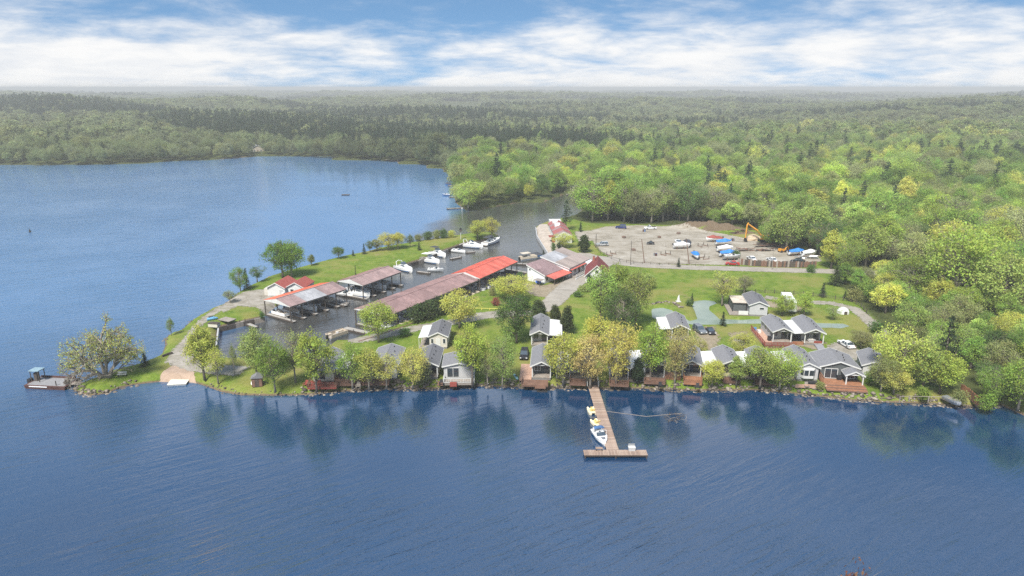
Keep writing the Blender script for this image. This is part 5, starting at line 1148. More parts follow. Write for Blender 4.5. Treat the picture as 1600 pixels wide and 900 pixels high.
# the long pier with its T head
A_ = Vector(W(926,601,.8)); B_ = Vector(W(957,702,.7)); pd_ = B_-A_
def plank_dock(name, label, a, b, wd, z, planks, z1=None):
    a = Vector(a); b = Vector(b); d = b-a; ln = d.length; o = root(name, label, 'dock', (a.x, a.y, 0), math.atan2(d.y, d.x)-math.pi/2); z1 = z if z1 is None else z1
    mats = [Mt(f'pier_plank_{k}', c, .9, var=.2, scale=1.5) for k, c in enumerate([(.33,.24,.185),(.29,.205,.155),(.36,.27,.21),(.26,.19,.15)])]
    mesh = {}; pw = ln/planks
    for k in range(planks):
        mi = rnd.randrange(4)
        if mi not in mesh: mesh[mi] = MB().bx(-wd/2, wd/2, .012, pw-.012, -.05, 0).mesh('plank', mats[mi])
        p = bpy.data.objects.new('plank', mesh[mi]); COL.objects.link(p); p.parent = o; p.location = (rnd.uniform(-.02,.02), k*pw, z+(z1-z)*k/planks+rnd.uniform(0,.012))
    for s in (-1, 0, 1): MB().hexa([(s*wd*.42-.07,0,z-.3),(s*wd*.42+.07,0,z-.3),(s*wd*.42+.07,ln,z1-.3),(s*wd*.42-.07,ln,z1-.3)], [(s*wd*.42-.07,0,z-.052),(s*wd*.42+.07,0,z-.052),(s*wd*.42+.07,ln,z1-.052),(s*wd*.42-.07,ln,z1-.052)]).build('beam', M_DWOOD, o)
    n = max(2, round(ln/5))
    for k in range(n+1):
        for s in (-1, 1): MB().tube([(s*wd*.47,.2+(ln-.4)*k/n,-2),(s*wd*.47,.2+(ln-.4)*k/n,min(z,z1)-.06)], .1, 6).build('pile', M_DWOOD, o)
    return o
plank_dock('pier', 'long brown plank pier running out from the shore', A_, B_, 2.1, .8, 62, .66)
T0, T1 = Vector(W(912,706.5,.7)), Vector(W(1011,706.5,.7)); plank_dock('floating_dock', 'plank T head at the end of the long pier', T0, T1, 1.75, .64, 40)
gwy = root('shore_stairs', 'dark boardwalk with white rails between shore and pier', 'boardwalk', (*W(926,600), 0), 0)
C_ = Vector(W(924,586)); D_ = Vector(W(926,600)); dd_ = D_-C_; gwy.location = (C_.x, C_.y, 0); gwy.rotation_euler = (0,0,math.atan2(dd_.y,dd_.x)-math.pi/2); lnb = dd_.length
for k in range(12): bxo('plank', M_DWOOD if k % 3 else M_BRWOOD, gwy, -1.1, 1.1, k*lnb/12+.01, (k+1)*lnb/12-.01, G+.06, G+.13)
for s in (-1, 1): railing(gwy, [(s*1.15,lnb-2.2),(s*1.15,lnb+1.2)], G, M_WHITE, .8)
x, y = W(987,703,.7); o = root('dock_box', 'grey and white storage box on the pier head', 'box', (x, y, .65), 0); bxo('body', M_GREY, o, -.55, .55, -.35, .35, 0, .55); bxo('lid', M_WHITE, o, -.6, .6, -.4, .4, .552, .66); bxo('backrest', M_STEEL, o, -.55, .55, .36, .44, .3, 1.05)
x, y = W(936,703,.7); o = root('dock_bench', 'low wooden bench on the left of the pier head', 'bench', (x, y, .65), 0); bxo('seat', M_DOCK, o, -.6, .6, -.3, .3, .38, .45)
for xx in (-.5, .5): bxo('leg', M_DWOOD, o, xx-.06, xx+.06, -.25, .25, 0, .378)
def pedal_boat(px, py, ang, label):
    x, y = W(px, py, .3); o = root('pedal_boat', label, 'pedal boat', (x, y, 0), ang)
    for s in (-1, 1):
        rings = [[(s*.55+u*.28*b, f_*2.6-1.3, .05+v*.4+lift) for u, v in ((-1,0),(1,0),(1,1),(-1,1))] for f_, b, lift in ((0,.7,0),(.2,1,0),(.7,1,0),(.92,.75,.05),(1,.25,.14))]; MB().loft(rings, True).build('float', Mt('cream_plastic', (.74,.66,.46), .4, var=.1), o)
    bxo('deck', Mt('cream_plastic', (.74,.66,.46), .4), o, -.45, .45, -1.1, .9, .35, .47)
    for s in (-1, 1): MB().prism([(-.5,.472),(.25,.472),(.2,.62),(-.35,.66),(-.55,1.05),(-.68,1.0)], s*.24-.19, s*.24+.19, 'x').build('seat', M_YEL, o)
    bxo('console', M_YEL, o, -.12, .12, .3, .8, .472, .8)
pedal_boat(925,642,R(8),'cream pedal boat tied nearest the shore at the pier'); pedal_boat(932,661,R(22),'cream pedal boat tied in the middle of the pier')
def bow_boat():
    o = runabout(0,0,R(192),'white open boat with blue canopy moored at the pier beside the T head', 5.2, 2.1, world=W(931,674,.3), group='boats at the pier')
    for yy in (1.3, 2.8): MB().tube([(-1.0,yy,.85),(-.95,yy,1.9),(0,yy,2.05),(.95,yy,1.9),(1.0,yy,.85)], .04, 5).build('canopy_hoop', M_GEL, o)
    MB().hexa([(-.95,1.2,1.88),(.95,1.2,1.88),(.95,2.0,1.88),(-.95,2.0,1.88)], [(-.5,1.2,2.1),(.5,1.2,2.1),(.5,2.0,2.1),(-.5,2.0,2.1)]).build('canopy', M_BLUEB, o)
bow_boat()
p0, p1, p2 = (Vector((*W(*q,0), .04)) for q in ((948,643),(1010,651),(1066,646)))
cv = MB(); cv.tube([p0+(p1-p0)*t_*1.0 if t_ <= 1 else p1+(p2-p1)*(t_-1) for t_ in np.linspace(0,2,17)], .05, 5); tag(cv.build('float_line', M_GWOOD), 'pale floating line from the pier to the sunken branches', 'rope')
rg2 = np.random.default_rng(9); x, y = W(1056,654,0); o = root('sunken_tree', 'sunken branchy treetop sticking out of the water right of the pier', 'branches', (x, y, 0)); 
for k in range(26):
    a = rg2.uniform(0,6.28); r_ = rg2.uniform(.3,2.0); q = Vector((math.cos(a)*r_, math.sin(a)*r_*1.2, -.1)); MB().tube([q, q+Vector((*rg2.normal(size=2)*.35, rg2.uniform(.15,.7))), q+Vector((*rg2.normal(size=2)*.7, rg2.uniform(.2,.9)))], [.05,.035,.015], 4).build('branch', M_DWOOD if k % 3 else M_GWOOD, o)

# the rusty work barge off the spit
x, y = W(37,604,.5); bx_, by_ = W(112,606,.5); ln = math.hypot(bx_-x, by_-y); o = root('work_barge', 'rusty flat work barge with pale deck and blue topped wheel stand off the spit', 'barge', (x, y, 0), math.atan2(by_-y, bx_-x)-.04)
MB().hexa([(.3,.2,-.4),(ln*.85,.2,-.4),(ln*.85,4.4,-.4),(.3,4.4,-.4)], [(0,0,.75),(ln*.88,0,.75),(ln*.88,4.6,.75),(0,4.6,.75)]).build('hull', M_RUST, o)
bxo('deck', Mt('pale_deck_plate', (.24,.235,.24), .8, var=.2), o, .5, ln*.84, .4, 4.2, .752, .8); bxo('bulwark', M_RUST, o, 0.5, ln*.8, 4.25, 4.5, .753, 1.15); bxo('bulwark', M_GEL, o, 1.2, ln*.5, -.03, -.003, .5, .7)
bxo('wheel_stand', M_DWOOD, o, .7, 1.4, 2.2, 3.0, .802, 2.6); bxo('stand_roof', Mt('pale_blue_roof', (.22,.32,.37), .6), o, .2, 2.4, 1.6, 3.6, 3.2, 3.35)
for xx, yy in ((.4,1.8),(2.2,1.8),(.4,3.4),(2.2,3.4)): bxo('roof_post', M_DWOOD, o, xx-.06, xx+.06, yy-.06, yy+.06, .802, 3.2)
bxo('engine', M_BLACK, o, -.7, -.003, 1.8, 2.8, .1, 1.3)
for xx, yy, h in ((ln*.66,.6,1.0),(ln*.80,2.5,1.4),(ln*.84,1.0,1.2)): MB().tube([(xx,yy,.8),(xx,yy,.8+h)], .1, 6).build('bollard', M_DWOOD, o)
bxo('winch', M_DWOOD, o, ln*.76, ln*.83, 1.4, 2.4, .802, 1.3)
bxo('gangway', M_GWOOD, o, ln*.885, ln*1.12, 1.4, 2.8, .72, .84)

# ---- basin: finger docks, moored boats
def local(o, x, y): v = o.matrix_basis @ Vector((x, y, 0)); return (v.x, v.y)
def yaw(o): return o.rotation_euler.z
covers = [None, M_CANV, None, Mt('beige_cover', (.45,.38,.30), .8), None, Mt('grey_cover', (.25,.26,.28), .8), Mt('navy_cover', (.03,.05,.12), .8)]
def fill_house(b, w, ln, nb, where, seed, kinds_, into=-1, skip=()):
    rr = random.Random(seed)
    for k in range(nb+1):
        y = min(max(.6, ln*k/nb), ln-.6); pos = ('first','second','third','fourth','fifth','sixth','seventh','eighth','ninth','tenth','eleventh','twelfth')[k]
        dock('finger_dock', f'grey finger dock under the {where}, {pos} from its near end', local(b, -w-.3, y), local(b, 1.0, y), 1.0, .5, posts=False)
        if k < nb and k not in skip:
            yc = y+ln/nb/2; kd = kinds_[k % len(kinds_)]; p = local(b, -w+rr.uniform(.4,1.4), yc) if into > 0 else local(b, .6+rr.uniform(-.3,.8), yc); ang = yaw(b)-math.pi/2 if into > 0 else yaw(b)+math.pi/2
            lab = f'under the {where}, {pos} berth from its near end'
            if kd == 'c': cruiser(0,0,ang,f'white cabin cruiser {lab}', min(8.4,w*.95), 2.7, None, world=p)
            elif kd == 'p': pontoon(0,0,ang,f'pontoon boat {lab}', 6.4, world=p, rail=rr.choice([M_GEL, Mt('beige_vinyl',(.55,.48,.38),.6), M_GREY]))
            else:
                cvr = covers[rr.randrange(len(covers))]; runabout(0,0,ang,f'{"covered" if cvr else "open white"} runabout {lab}', rr.uniform(5.2,6.4), 2.2, None, cvr, world=p)
fill_house(b1, w1, l1, n1_, 'brown and grey striped boathouse', 1, ['p','r','c','r','p'], 1)
fill_house(b2, w2, l2, n2_, 'rear plain brown boathouse', 2, ['c','r','c','p'], 1)
fill_house(b3, w3, l3, n3_, 'long pinkish boathouse', 3, ['r','p','r','c'], -1)
fill_house(b4, w4, l4, n4_, 'red roofed boathouse', 4, ['r','p','r'], -1)
a = local(b1, .8, l1+.5)
# cruisers along the peninsula wall (bow toward the channel)
def heading(p, q): a, b = Vector(W(*p,0)), Vector(W(*q,0)); d = b-a; return math.atan2(d.y, d.x)-math.pi/2
cruiser(0,0,heading((757,385),(796,373)),'largest white cruiser moored at the tip of the peninsula', 10.5, 3.4, True, world=W(757,384,0))
cruiser(0,0,heading((722,384),(760,388)),'white cruiser moored beside the largest one', 9.6, 3.2, None, world=W(721,385,0))
runabout(0,0,heading((707,392),(730,395)),'small white motorboat moored near the middle of the wall', 5.8, 2.2, world=W(707,393,0))
cruiser(0,0,heading((676,398),(708,407)),'white cruiser at the wall behind its neighbour', 8.8, 3.0, True, world=W(674,397,0))
cruiser(0,0,heading((660,407),(692,413)),'low white cruiser left of the moored pair', 8.2, 2.9, Mt('white_canvas',(.7,.7,.7),.8), world=W(660,408,0))
cruiser(0,0,heading((620,417),(655,428)),'white cruiser with radar arch at the end of the rear boathouse', 9.2, 3.0, None, world=W(620,419,0))
runabout(0,0,heading((655,424),(688,424)),'pale low boat tied off the finger dock by the radar arch cruiser', 5.5, 1.8, Mt('grey_gelcoat',(.42,.44,.46),.5), None, world=W(668,424,0), outboard=False)
dock('finger_dock','narrow dock between radar arch cruiser and pale low boat', W(652,424,.4), W(672,426.5,.4), 1.0, .45)
dock('finger_dock','short dark float right of the low white cruiser', W(704,404,.4), W(720,401,.4), 1.2, .4)
dock('finger_dock','small dark float right of the small white motorboat', W(728,394,.4), W(742,393,.4), 1.2, .4)
runabout(0,0,heading((500,462),(530,468)),'open white runabout between the two left boathouses', 6, 2.3, world=W(528,460,0)); cruiser(0,0,heading((545,452),(578,461)),'white cruiser at the near end of the rear boathouse', 8.5, 2.9, None, world=W(546,453,0))
dock('finger_dock','dock on black posts right of the striped boathouse', W(514,470,.5), W(541,477,.5), 1.1, .5)
pontoon(0,0,heading((812,404),(840,400)),'beige pontoon boat moored before the small workshop', 7.5, Mt('beige_vinyl',(.55,.48,.38),.6), world=W(812,407,0), rail=Mt('beige_vinyl',(.55,.48,.38),.6))
runabout(0,0,heading((830,400),(850,402)),'dark runabout behind the beige pontoon boat', 5, 2, M_BLUEB, M_CANV, world=W(828,400,0))
dock('finger_dock','grey dock between red boathouse and beige pontoon boat', W(790,420,.5), W(826,426,.5), 1.4, .5); dock('finger_dock','grey dock behind the red boathouse end', W(800,411,.5), W(835,413,.5), 1.2, .5)
dock('finger_dock','dark float at the near corner of the long boathouse', W(539,512,.4), W(575,520,.4), 1.6, .45); dock('finger_dock','narrow grey dock at the near end of the basin', W(378,502,.5), W(400,511,.5), 1.1, .55)
pontoon(0,0,heading((512,529),(536,521)),'beige covered boat beached at the near shore of the basin', 6.0, world=W(512,531,0), rail=Mt('beige_cover',(.45,.38,.30),.8), canopy=None)
# swim float at the beach
x, y = W(279,597,.3); o = root('swim_float', 'white swim float at the little beach', 'float', (x, y, 0), R(8)); bxo('deck', Mt('white_boards',(.72,.68,.58),.8,var=.1), o, -1.9, 1.9, -1.3, 1.3, .3, .42)
for s in (-1, 1): bxo('float', M_GREY, o, -1.8, 1.8, min(s*.6,s*1.2), max(s*.6,s*1.2), -.1, .298)
# timber walls along the basin
def wall_line(px, label, h0=-1.0, h1=None, wd=.35, mat=None, seg=2.4, wname='retaining_wall', board='timber'):
    P_ = [Vector(W(*p, G)) for p in px]; o = root(wname, label, 'wall', (P_[0].x, P_[0].y, 0)); h1 = h1 or G+.12
    for a, b in zip(P_[:-1], P_[1:]):
        d = b-a; n = max(1, round(d.length/seg)); u = Vector((-d.y, d.x)).normalized()*wd/2
        for k in range(n):
            p, q = a+d*(k/n+.004)-P_[0], a+d*((k+1)/n-.004)-P_[0]; dz = rnd.uniform(-.04,.05)
            MB().hexa([(*(p-u),h0),(*(q-u),h0),(*(q+u),h0),(*(p+u),h0)], [(*(p-u),h1+dz),(*(q-u),h1+dz),(*(q+u),h1+dz),(*(p+u),h1+dz)]).build(board, mat or (M_DWOOD, M_GWOOD)[k % 5 == 0], o)
wall_line([(772,374),(728,380),(694,392),(660,406),(626,416)],'dark timber bank wall behind the moored cruisers'); wall_line([(414,496),(380,503),(342,512)],'timber wall at the near left bank of the basin'); wall_line([(341,513),(339,530),(337,546)],'pale concrete wall at the left end of the basin', mat=M_GREY)
wall_line([(837,355),(839,368),(847,381),(856,395)],'concrete edge of the channel quay', mat=M_GREY); wall_line([(254,558),(262,555),(270,553)],'short dark timber wall on the spit', -.3, G+.5, mat=M_DWOOD)
wall_line([(560,534),(600,521),(640,507),(690,488),(745,464)],'dark timber bank under the long boathouse', mat=M_BRWOOD)

# ---- vehicles
TYRE = Mt('tyre', (.02,.02,.02), .8); RIM = Mt('rim', (.45,.45,.46), .35, .8)
def car(px, py, ang, paint, label, kind='suv', L_=4.7, Wd=1.85):
    x, y = W(px, py); o = root('parked_car', label, 'car', (x, y, G+.06), ang, 'parked vehicles'); H_ = {'suv':1.7,'sedan':1.42,'pickup':1.75}[kind]; bh = .95 if kind != 'sedan' else .82
    pr_ = [(-L_/2,.35),(-L_/2+.05,.3),(L_/2-.1,.3),(L_/2,.42),(L_/2-.02,.68),(L_/2-.25,bh-.1),(L_*.22,bh),(-L_/2+.06,bh),(-L_/2,.8)]
    rings = [[(s*Wd/2*k, u, v) for u, v in pr_] for s, k in ((-1,.94),(-1,1),(1,1),(1,.94))]; MB().loft(rings, True).build('body', paint, o)
    c0, c1 = {'suv':(-L_*.47,L_*.2),'sedan':(-L_*.33,L_*.2),'pickup':(-L_*.05,L_*.24)}[kind]; rk = .15 if kind == 'suv' else .45
    w0, w1 = Wd*.46, Wd*.38
    cab = MB().hexa([(-w0,c0,bh+.002),(w0,c0,bh+.002),(w0,c1,bh+.002),(-w0,c1,bh+.002)], [(-w1,c0+rk,H_-.08),(w1,c0+rk,H_-.08),(w1,c1-.75,H_-.08),(-w1,c1-.75,H_-.08)]).build('glasshouse', M_SCREEN, o)
    MB().hexa([(-w1-.02,c0+rk-.04,H_-.078),(w1+.02,c0+rk-.04,H_-.078),(w1+.02,c1-.72,H_-.078),(-w1-.02,c1-.72,H_-.078)], [(-w1*.9,c0+rk+.1,H_),(w1*.9,c0+rk+.1,H_),(w1*.9,c1-.85,H_),(-w1*.9,c1-.85,H_)]).build('roof', paint, o)
    for s in (-1, 1):
        for t_ in (.02, .5, .98):
            ya, yb = c0+(c1-c0)*t_, c0+rk+(c1-.75-c0-rk)*t_; MB().hexa([(s*w0+.015*s-.03,ya-.05,bh),(s*w0+.015*s+.03,ya-.05,bh),(s*w0+.015*s+.03,ya+.05,bh),(s*w0+.015*s-.03,ya+.05,bh)], [(s*w1-.02,yb-.05,H_-.06),(s*w1+.03,yb-.05,H_-.06),(s*w1+.03,yb+.05,H_-.06),(s*w1-.02,yb+.05,H_-.06)]).build('pillar', paint, cab)
        for yy in (-L_*.3, L_*.31):
            wh = MB().tube([(s*(Wd/2-.2),yy,.33),(s*(Wd/2+.02),yy,.33)], .34, 14).build('wheel', TYRE, o); MB().tube([(s*(Wd/2+.021),yy,.33),(s*(Wd/2+.035),yy,.33)], .2, 10).build('rim', RIM, wh)
        bxo('headlight', M_GEL, o, min(s*.5,s*.85), max(s*.5,s*.85), L_/2-.14, L_/2+.005, .6, .74); bxo('tail_light', M_RED, o, min(s*.6,s*.86), max(s*.6,s*.86), -L_/2-.015, -L_/2+.04, .68, .88)
        bxo('mirror', paint, o, min(s*(Wd/2+.002),s*(Wd/2+.2)), max(s*(Wd/2+.002),s*(Wd/2+.2)), c1-.35, c1-.2, bh, bh+.15)
    if kind == 'pickup': bxo('bed', M_BLACK, o, -Wd*.42, Wd*.42, -L_*.47, -L_*.08, bh+.003, bh+.03)
    return o
P_SIL = Mt('silver_paint',(.50,.51,.52),.3,.3,var=.05); P_WHT = Mt('white_car_paint',(.78,.78,.78),.25,var=.03); P_GRY = Mt('grey_car_paint',(.20,.22,.24),.3,.3,var=.05); P_BLK = Mt('black_car_paint',(.025,.025,.03),.25,var=.05); P_RED = Mt('red_car_paint',(.42,.03,.025),.3,var=.05)
car(941,384,R(96),P_SIL,'silver sport utility vehicle parked at the left of the gravel lot'); car(1093,519,R(192),P_GRY,'grey sport utility vehicle on the worn lawn by the pond'); car(1110,521,R(182),P_BLK,'small black car beside the grey one on the worn lawn','sedan',3.6,1.6)
car(1322,541,heading((1330,545),(1313,535)),P_WHT,'white saloon parked on the gravel behind the last cottage','sedan'); car(1144,414,R(80),P_RED,'red car at the road by the covered boats','sedan'); car(819,558,R(175),P_BLK,'black car beside the pink deck'); car(1206,408,R(10),P_WHT,'white car behind the plank wall, right of the other white one','sedan'); car(1174,406,R(5),P_WHT,'white car behind the plank wall at its left end','sedan'); car(1246,410,R(95),P_BLK,'black car behind the right end of the plank wall','sedan')
car(970,357,R(80),Mt('dark_blue_paint',(.03,.04,.16),.3),'dark blue van at the back tree line of the lot','suv'); car(1016,358,R(95),P_WHT,'white pickup at the back tree line of the lot','pickup',5.2); car(1016,382,R(85),P_BLK,'dark buggy in the middle of the gravel lot','sedan',3.0,1.6)
def on_stands(o, cradle=True):
    for x in (-.7, .7):
        for y in (1.2, 3.8): bxo('stand', M_BRWOOD, o, x-.1, x+.1, y-.1, y+.1, -.9, -.05)
ST = 'boats stored in the gravel lot'
for px, py, an, lab, cv_, hm in ((1118,384,R(-82),'boat under a blue tarpaulin at the back of the stored row',M_TARPB,None),(1120,394,R(-80),'white boat between the two blue covered ones',Mt('white_canvas',(.7,.7,.7),.8),None),(1124,402,R(-80),'long boat under a blue tarpaulin at the front of the stored row',M_TARPB,None),(1084,401,R(178),'boat under a bright blue tarpaulin standing alone, bow on',M_TARPB,None),
    (1058,382,R(175),'tall grey and white boat in the middle of the lot',None,M_GREY),(1072,382,R(178),'dark boat right of the tall grey one in the lot',M_CANV,M_BLUEB),(1052,389,R(-85),'low white boat in front of the two standing boats',Mt('white_canvas',(.7,.7,.7),.8),None),(1130,407,R(-80),'small grey boat on a trailer behind the red car',None,M_ALU),(1128,378,R(90),'boat with red and white cover behind the blue ones',M_RED,None),(1232,400,R(-75),'small boat with blue cover among the scrap by the woods',M_TARPB,None),(1253,402,R(-70),'white covered boat among the scrap by the woods',Mt('white_canvas',(.7,.7,.7),.8),None)):
    o = runabout(px, py, an, lab, 6.4, 2.4, hm, cv_, z=G+.95, group=ST); x, y = W(px, py, G); o.location.x, o.location.y = x, y; on_stands(o)
# odds and ends lying about the lot
CL = [(975,372,'stack of grey pallets behind the silver vehicle','p'),(990,392,'low stack of pallets left of the leaning pole','p'),(1030,372,'pallet stack near the middle of the lot','p'),(1040,398,'boat cradle timbers before the low white boat','c'),(1098,385,'boat cradle timbers right of the dark boat','c'),(1060,366,'brown pallet stack towards the dirt mound','p'),(955,398,'cradle timbers at the left front of the lot','c'),(1100,404,'cradle timbers right of the lone blue covered boat','c'),(1165,392,'pallet stack right of the blue covered row','p'),(1145,376,'rusty drum cluster near the excavator','d'),(1005,362,'drum cluster at the back of the lot','d'),(1025,400,'drum cluster right of the leaning pole','d')]
for px, py, lab, kd in CL:
    x, y = W(px, py); o = root({'p':'pallet_stack','c':'boat_cradle','d':'drum_cluster'}[kd], lab, {'p':'pallets','c':'cradle','d':'drums'}[kd], (x, y, G+.03), px*.7)
    if kd == 'p':
        for j in range(4): bxo('pallet', (M_GWOOD, M_BRWOOD)[j % 2], o, -.7+.06*j, .6+.06*j, -.6, .6, j*.2, j*.2+.15)
    elif kd == 'c':
        for yy in (-1.4, 1.4): bxo('beam', M_BRWOOD, o, -1.3, 1.3, yy-.12, yy+.12, 0, .25)
        for xx in (-1.1, 1.1): bxo('upright', M_DWOOD, o, xx-.08, xx+.08, -1.45, -1.3, .252, 1.2); bxo('upright', M_DWOOD, o, xx-.08, xx+.08, 1.3, 1.45, .252, 1.2)
    else:
        for j in range(4): MB().tube([((j%2)*.7,(j//2)*.7,0),((j%2)*.7,(j//2)*.7,.9)], .3, 10).build('drum', (M_RUST, M_BLUEB, M_STEEL)[j % 3], o)
# white travel trailer
def trailer():
    a, b = Vector(W(1236,490)), Vector(W(1222,468)); d = b-a; o = root('travel_trailer', 'white travel trailer behind the small lime trees', 'trailer', (a.x, a.y, G), math.atan2(d.y,d.x)-math.pi/2); ln = min(9.0, d.length); w = 2.6
    MB().prism([(-.1,.6),(0,3.0),(.5,3.25),(ln-1.6,3.25),(ln-1.6,3.4),(ln,3.4),(ln+.4,2.6),(ln,.6)], -w/2, w/2, 'x').build('body', M_GEL, o)
    for y in (1.5, ln-2.5): window(o, y, 2.0, 1.2, .8, -w/2, 'x', -1, False); window(o, y, 2.0, 1.2, .8, w/2, 'x', 1, False)
    for yy in (ln*.42, ln*.55):
        for s in (-1, 1): wh = MB().tube([(s*(w/2-.25),yy,.35),(s*(w/2+.02),yy,.35)], .36, 12).build('wheel', TYRE, o); MB().tube([(s*(w/2+.021),yy,.35),(s*(w/2+.03),yy,.35)], .2, 8).build('rim', RIM, wh)
    window(o, 0, 1.9, 1.4, .9, -.1, 'y', -1, False); bxo('roof_unit', M_WHITE, o, -.4, .4, ln*.5, ln*.6, 3.252, 3.6); bxo('roof_unit', M_WHITE, o, -.35, .35, ln*.2, ln*.28, 3.252, 3.5); bxo('awning_tube', M_GREY, o, w/2+.002, w/2+.14, 1, ln-2, 2.8, 2.95); bxo('step', M_GREY, o, w/2+.005, w/2+.5, ln*.4, ln*.4+.8, .2, .4); bxo('bumper', M_STEEL, o, -w/2+.1, w/2-.1, -.35, -.12, .55, .7)
trailer()
# excavator with raised boom
M_YELM = Mt('construction_orange', (.62,.28,.03), .5, var=.15)
x, y = W(1195,378); o = root('excavator', 'orange long reach excavator with raised boom at the edge of the woods', 'excavator', (x, y, G), math.pi); s_ = mpp(374)
for yy in (-1.2, 1.2): MB().prism([(-2.2,.1),(2.2,.1),(2.5,.5),(2.2,.95),(-2.2,.95),(-2.5,.5)], yy-.35, yy+.35, 'y').build('track', TYRE, o)
bxo('turntable', M_BLACK, o, -.9, .9, -.9, .9, .95, 1.2); bxo('house', M_YELM, o, -2.6, .6, -1.4, 1.4, 1.2, 2.6); cb = bxo('cab', M_YELM, o, .62, 2.0, .2, 1.4, 1.2, 3.0); bxo('cab_window', M_SCREEN, cb, .9, 2.03, .3, 1.3, 1.8, 2.8); bxo('counterweight', M_BLACK, o, -3.2, -2.603, -1.3, 1.3, 1.3, 2.3)
E1 = (28*s_*1.02, 0, 28*s_*.98); m = MB(); m.tube([(1.0,-.3,1.8),(3.2,-.3,4.4),(E1[0]-.2,-.3,E1[2]+.1)], [.36,.42,.26], 4); m.build('boom', M_YELM, o)
m = MB(); m.tube([(E1[0]-.3,-.3,E1[2]+.6),(E1[0]+.1,-.3,E1[2]-.4),(E1[0]+.35,-.3,1.6)], [.22,.34,.24], 4); m.build('stick', M_YELM, o); MB().prism([(E1[0]-.5,.1),(E1[0]+.7,.0),(E1[0]+.8,1.5),(E1[0]+.1,1.6)], -.9, .3, 'y').build('bucket', M_BLACK, o)
MB().tube([(1.4,-.3,2.0),(3.6,-.3,3.6)], .1, 6).build('ram', M_STEEL, o)
# scrap loader by the woods
x, y = W(1222,394); o = root('scrap_loader', 'small orange loader in the scrap yard by the woods', 'loader', (x, y, G), R(20)); bxo('body', M_YELM, o, -1.4, 1.2, -.7, .7, .5, 1.4); bxo('cab', M_BLACK, o, -.5, .5, -.6, .6, 1.402, 2.4); MB().tube([(1.0,0,1.2),(2.4,0,2.0),(3.2,0,.6)], [.18,.16,.12], 4).build('arm', M_YELM, o); bxo('bucket', M_RUST, o, 2.9, 3.7, -.8, .8, .05, .8)
for xx in (-.9, .8):
    for yy in (-.75, .75): MB().tube([(xx,yy-.15,.45),(xx,yy+.15,.45)], .46, 12).build('wheel', TYRE, o)
# stack of timber and scrap
def pile(px, py, n, sp, mats, label, name, size=(.5,2.2), cat='pile', h=1.0):
    x, y = W(px, py); o = root(name, label, cat, (x, y, G)); rr = random.Random(px)
    for k in range(n):
        a = rr.uniform(-.5,.5); l_ = rr.uniform(*size); p = Vector((rr.uniform(-sp,sp), rr.uniform(-.9,.9), rr.uniform(.1,h))); d = Vector((math.cos(a), math.sin(a), rr.uniform(-.12,.12)))*l_
        MB().tube([p-d, p+d], rr.uniform(.1,.22), 5).build('log', mats[k % len(mats)], o)
pile(1182,392,34,6.5,[M_DWOOD,M_BRWOOD,M_GWOOD],'heap of dark logs beside the scrap loader','log_pile',(.8,2.2)); pile(1212,386,30,7,[M_DWOOD,M_BRWOOD],'long heap of dark timber at the wood edge','timber_pile',(.8,2.5),h=1.6); pile(1262,404,18,3.5,[M_STEEL,M_GWOOD,M_ALU],'grey metal scrap near the plank wall end','scrap_pile',(.6,2.0)); pile(1160,366,30,5,[M_DWOOD,M_BRWOOD,M_RUST],'brush and stumps on the dirt mound','brush_pile',(.5,1.6),h=2.2)
x, y = W(1176,375); g_ = np.random.default_rng(4); u = np.linspace(0,1,9); mm = MB(); mm.loft([[(math.cos(a)*r_*(1+.1*g_.normal()), math.sin(a)*r_*.5*(1+.1*g_.normal()), z_) for a in np.linspace(0,2*math.pi,16,endpoint=False)] for r_, z_ in ((3.9,-.2),(3.4,.7),(2.6,1.5),(1.5,2.1),(.5,2.4))], True); o = mm.build('sand_pile', Mt('tan_sand',(.46,.36,.25),.95,var=.2,bump=.6)); o.location = (x, y, G); tag(o,'tan sand heap beneath the excavator boom','pile')
# plank wall, boards one by one
def board_fence(px, label, h=1.7, bw=.55, mats=None, gap=.02, lean=0.0, name='plank_fence'):
    P_ = [Vector(W(*p)) for p in px]; o = root(name, label, 'fence', (P_[0].x, P_[0].y, G)); mats = mats or [M_BRWOOD, M_DWOOD, M_GWOOD]; cache = {}
    for a, b in zip(P_[:-1], P_[1:]):
        d = b-a; n = max(1, round(d.length/bw)); an = math.atan2(d.y, d.x)
        for k in range(n):
            j = rnd.randrange(6)
            if j not in cache: hh = h*rnd.uniform(.88,1.08); cache[j] = MB().bx(gap, bw-gap, -.05, .05, -.1, hh).mesh('board', mats[j % len(mats)])
            q = bpy.data.objects.new('board', cache[j]); COL.objects.link(q); q.parent = o; p = a+d*k/n-P_[0]; q.location = (p.x, p.y, 0); q.rotation_euler = (0, lean*rnd.uniform(-1,1), an)
    return o
board_fence([(1152,413),(1180,416),(1215,417.5),(1245,418),(1275,418)],'tall brown plank wall between road and scrap yard', 2.1, .62)
board_fence([(1500,612),(1512,620),(1523,630),(1530,634)],'red-brown plank fence running down to the shore at right', 1.7, .5, [M_CEDAR, M_BRWOOD])
def rail_fence(px, label, mat, h=1.15, step=2.6, rails=(.45,.85)):
    P_ = [Vector(W(*p)) for p in px]; o = root('rail_fence', label, 'fence', (P_[0].x, P_[0].y, G))
    for a, b in zip(P_[:-1], P_[1:]):
        d = b-a; n = max(1, round(d.length/step))
        for k in range(n):
            p, q = a+d*k/n-P_[0], a+d*(k+1)/n-P_[0]; bxo('post', mat, o, p.x-.07, p.x+.07, p.y-.07, p.y+.07, -.1, h)
            for r_ in rails: MB().tube([(p.x,p.y,r_),(q.x,q.y,r_)], .055, 4).build('rail', mat, o)
rail_fence([(1150,458),(1195,458),(1240,460),(1270,463),(1305,468),(1330,472),(1345,480),(1358,494)],'dark post and rail fence along the field', M_DWOOD, 1.3)
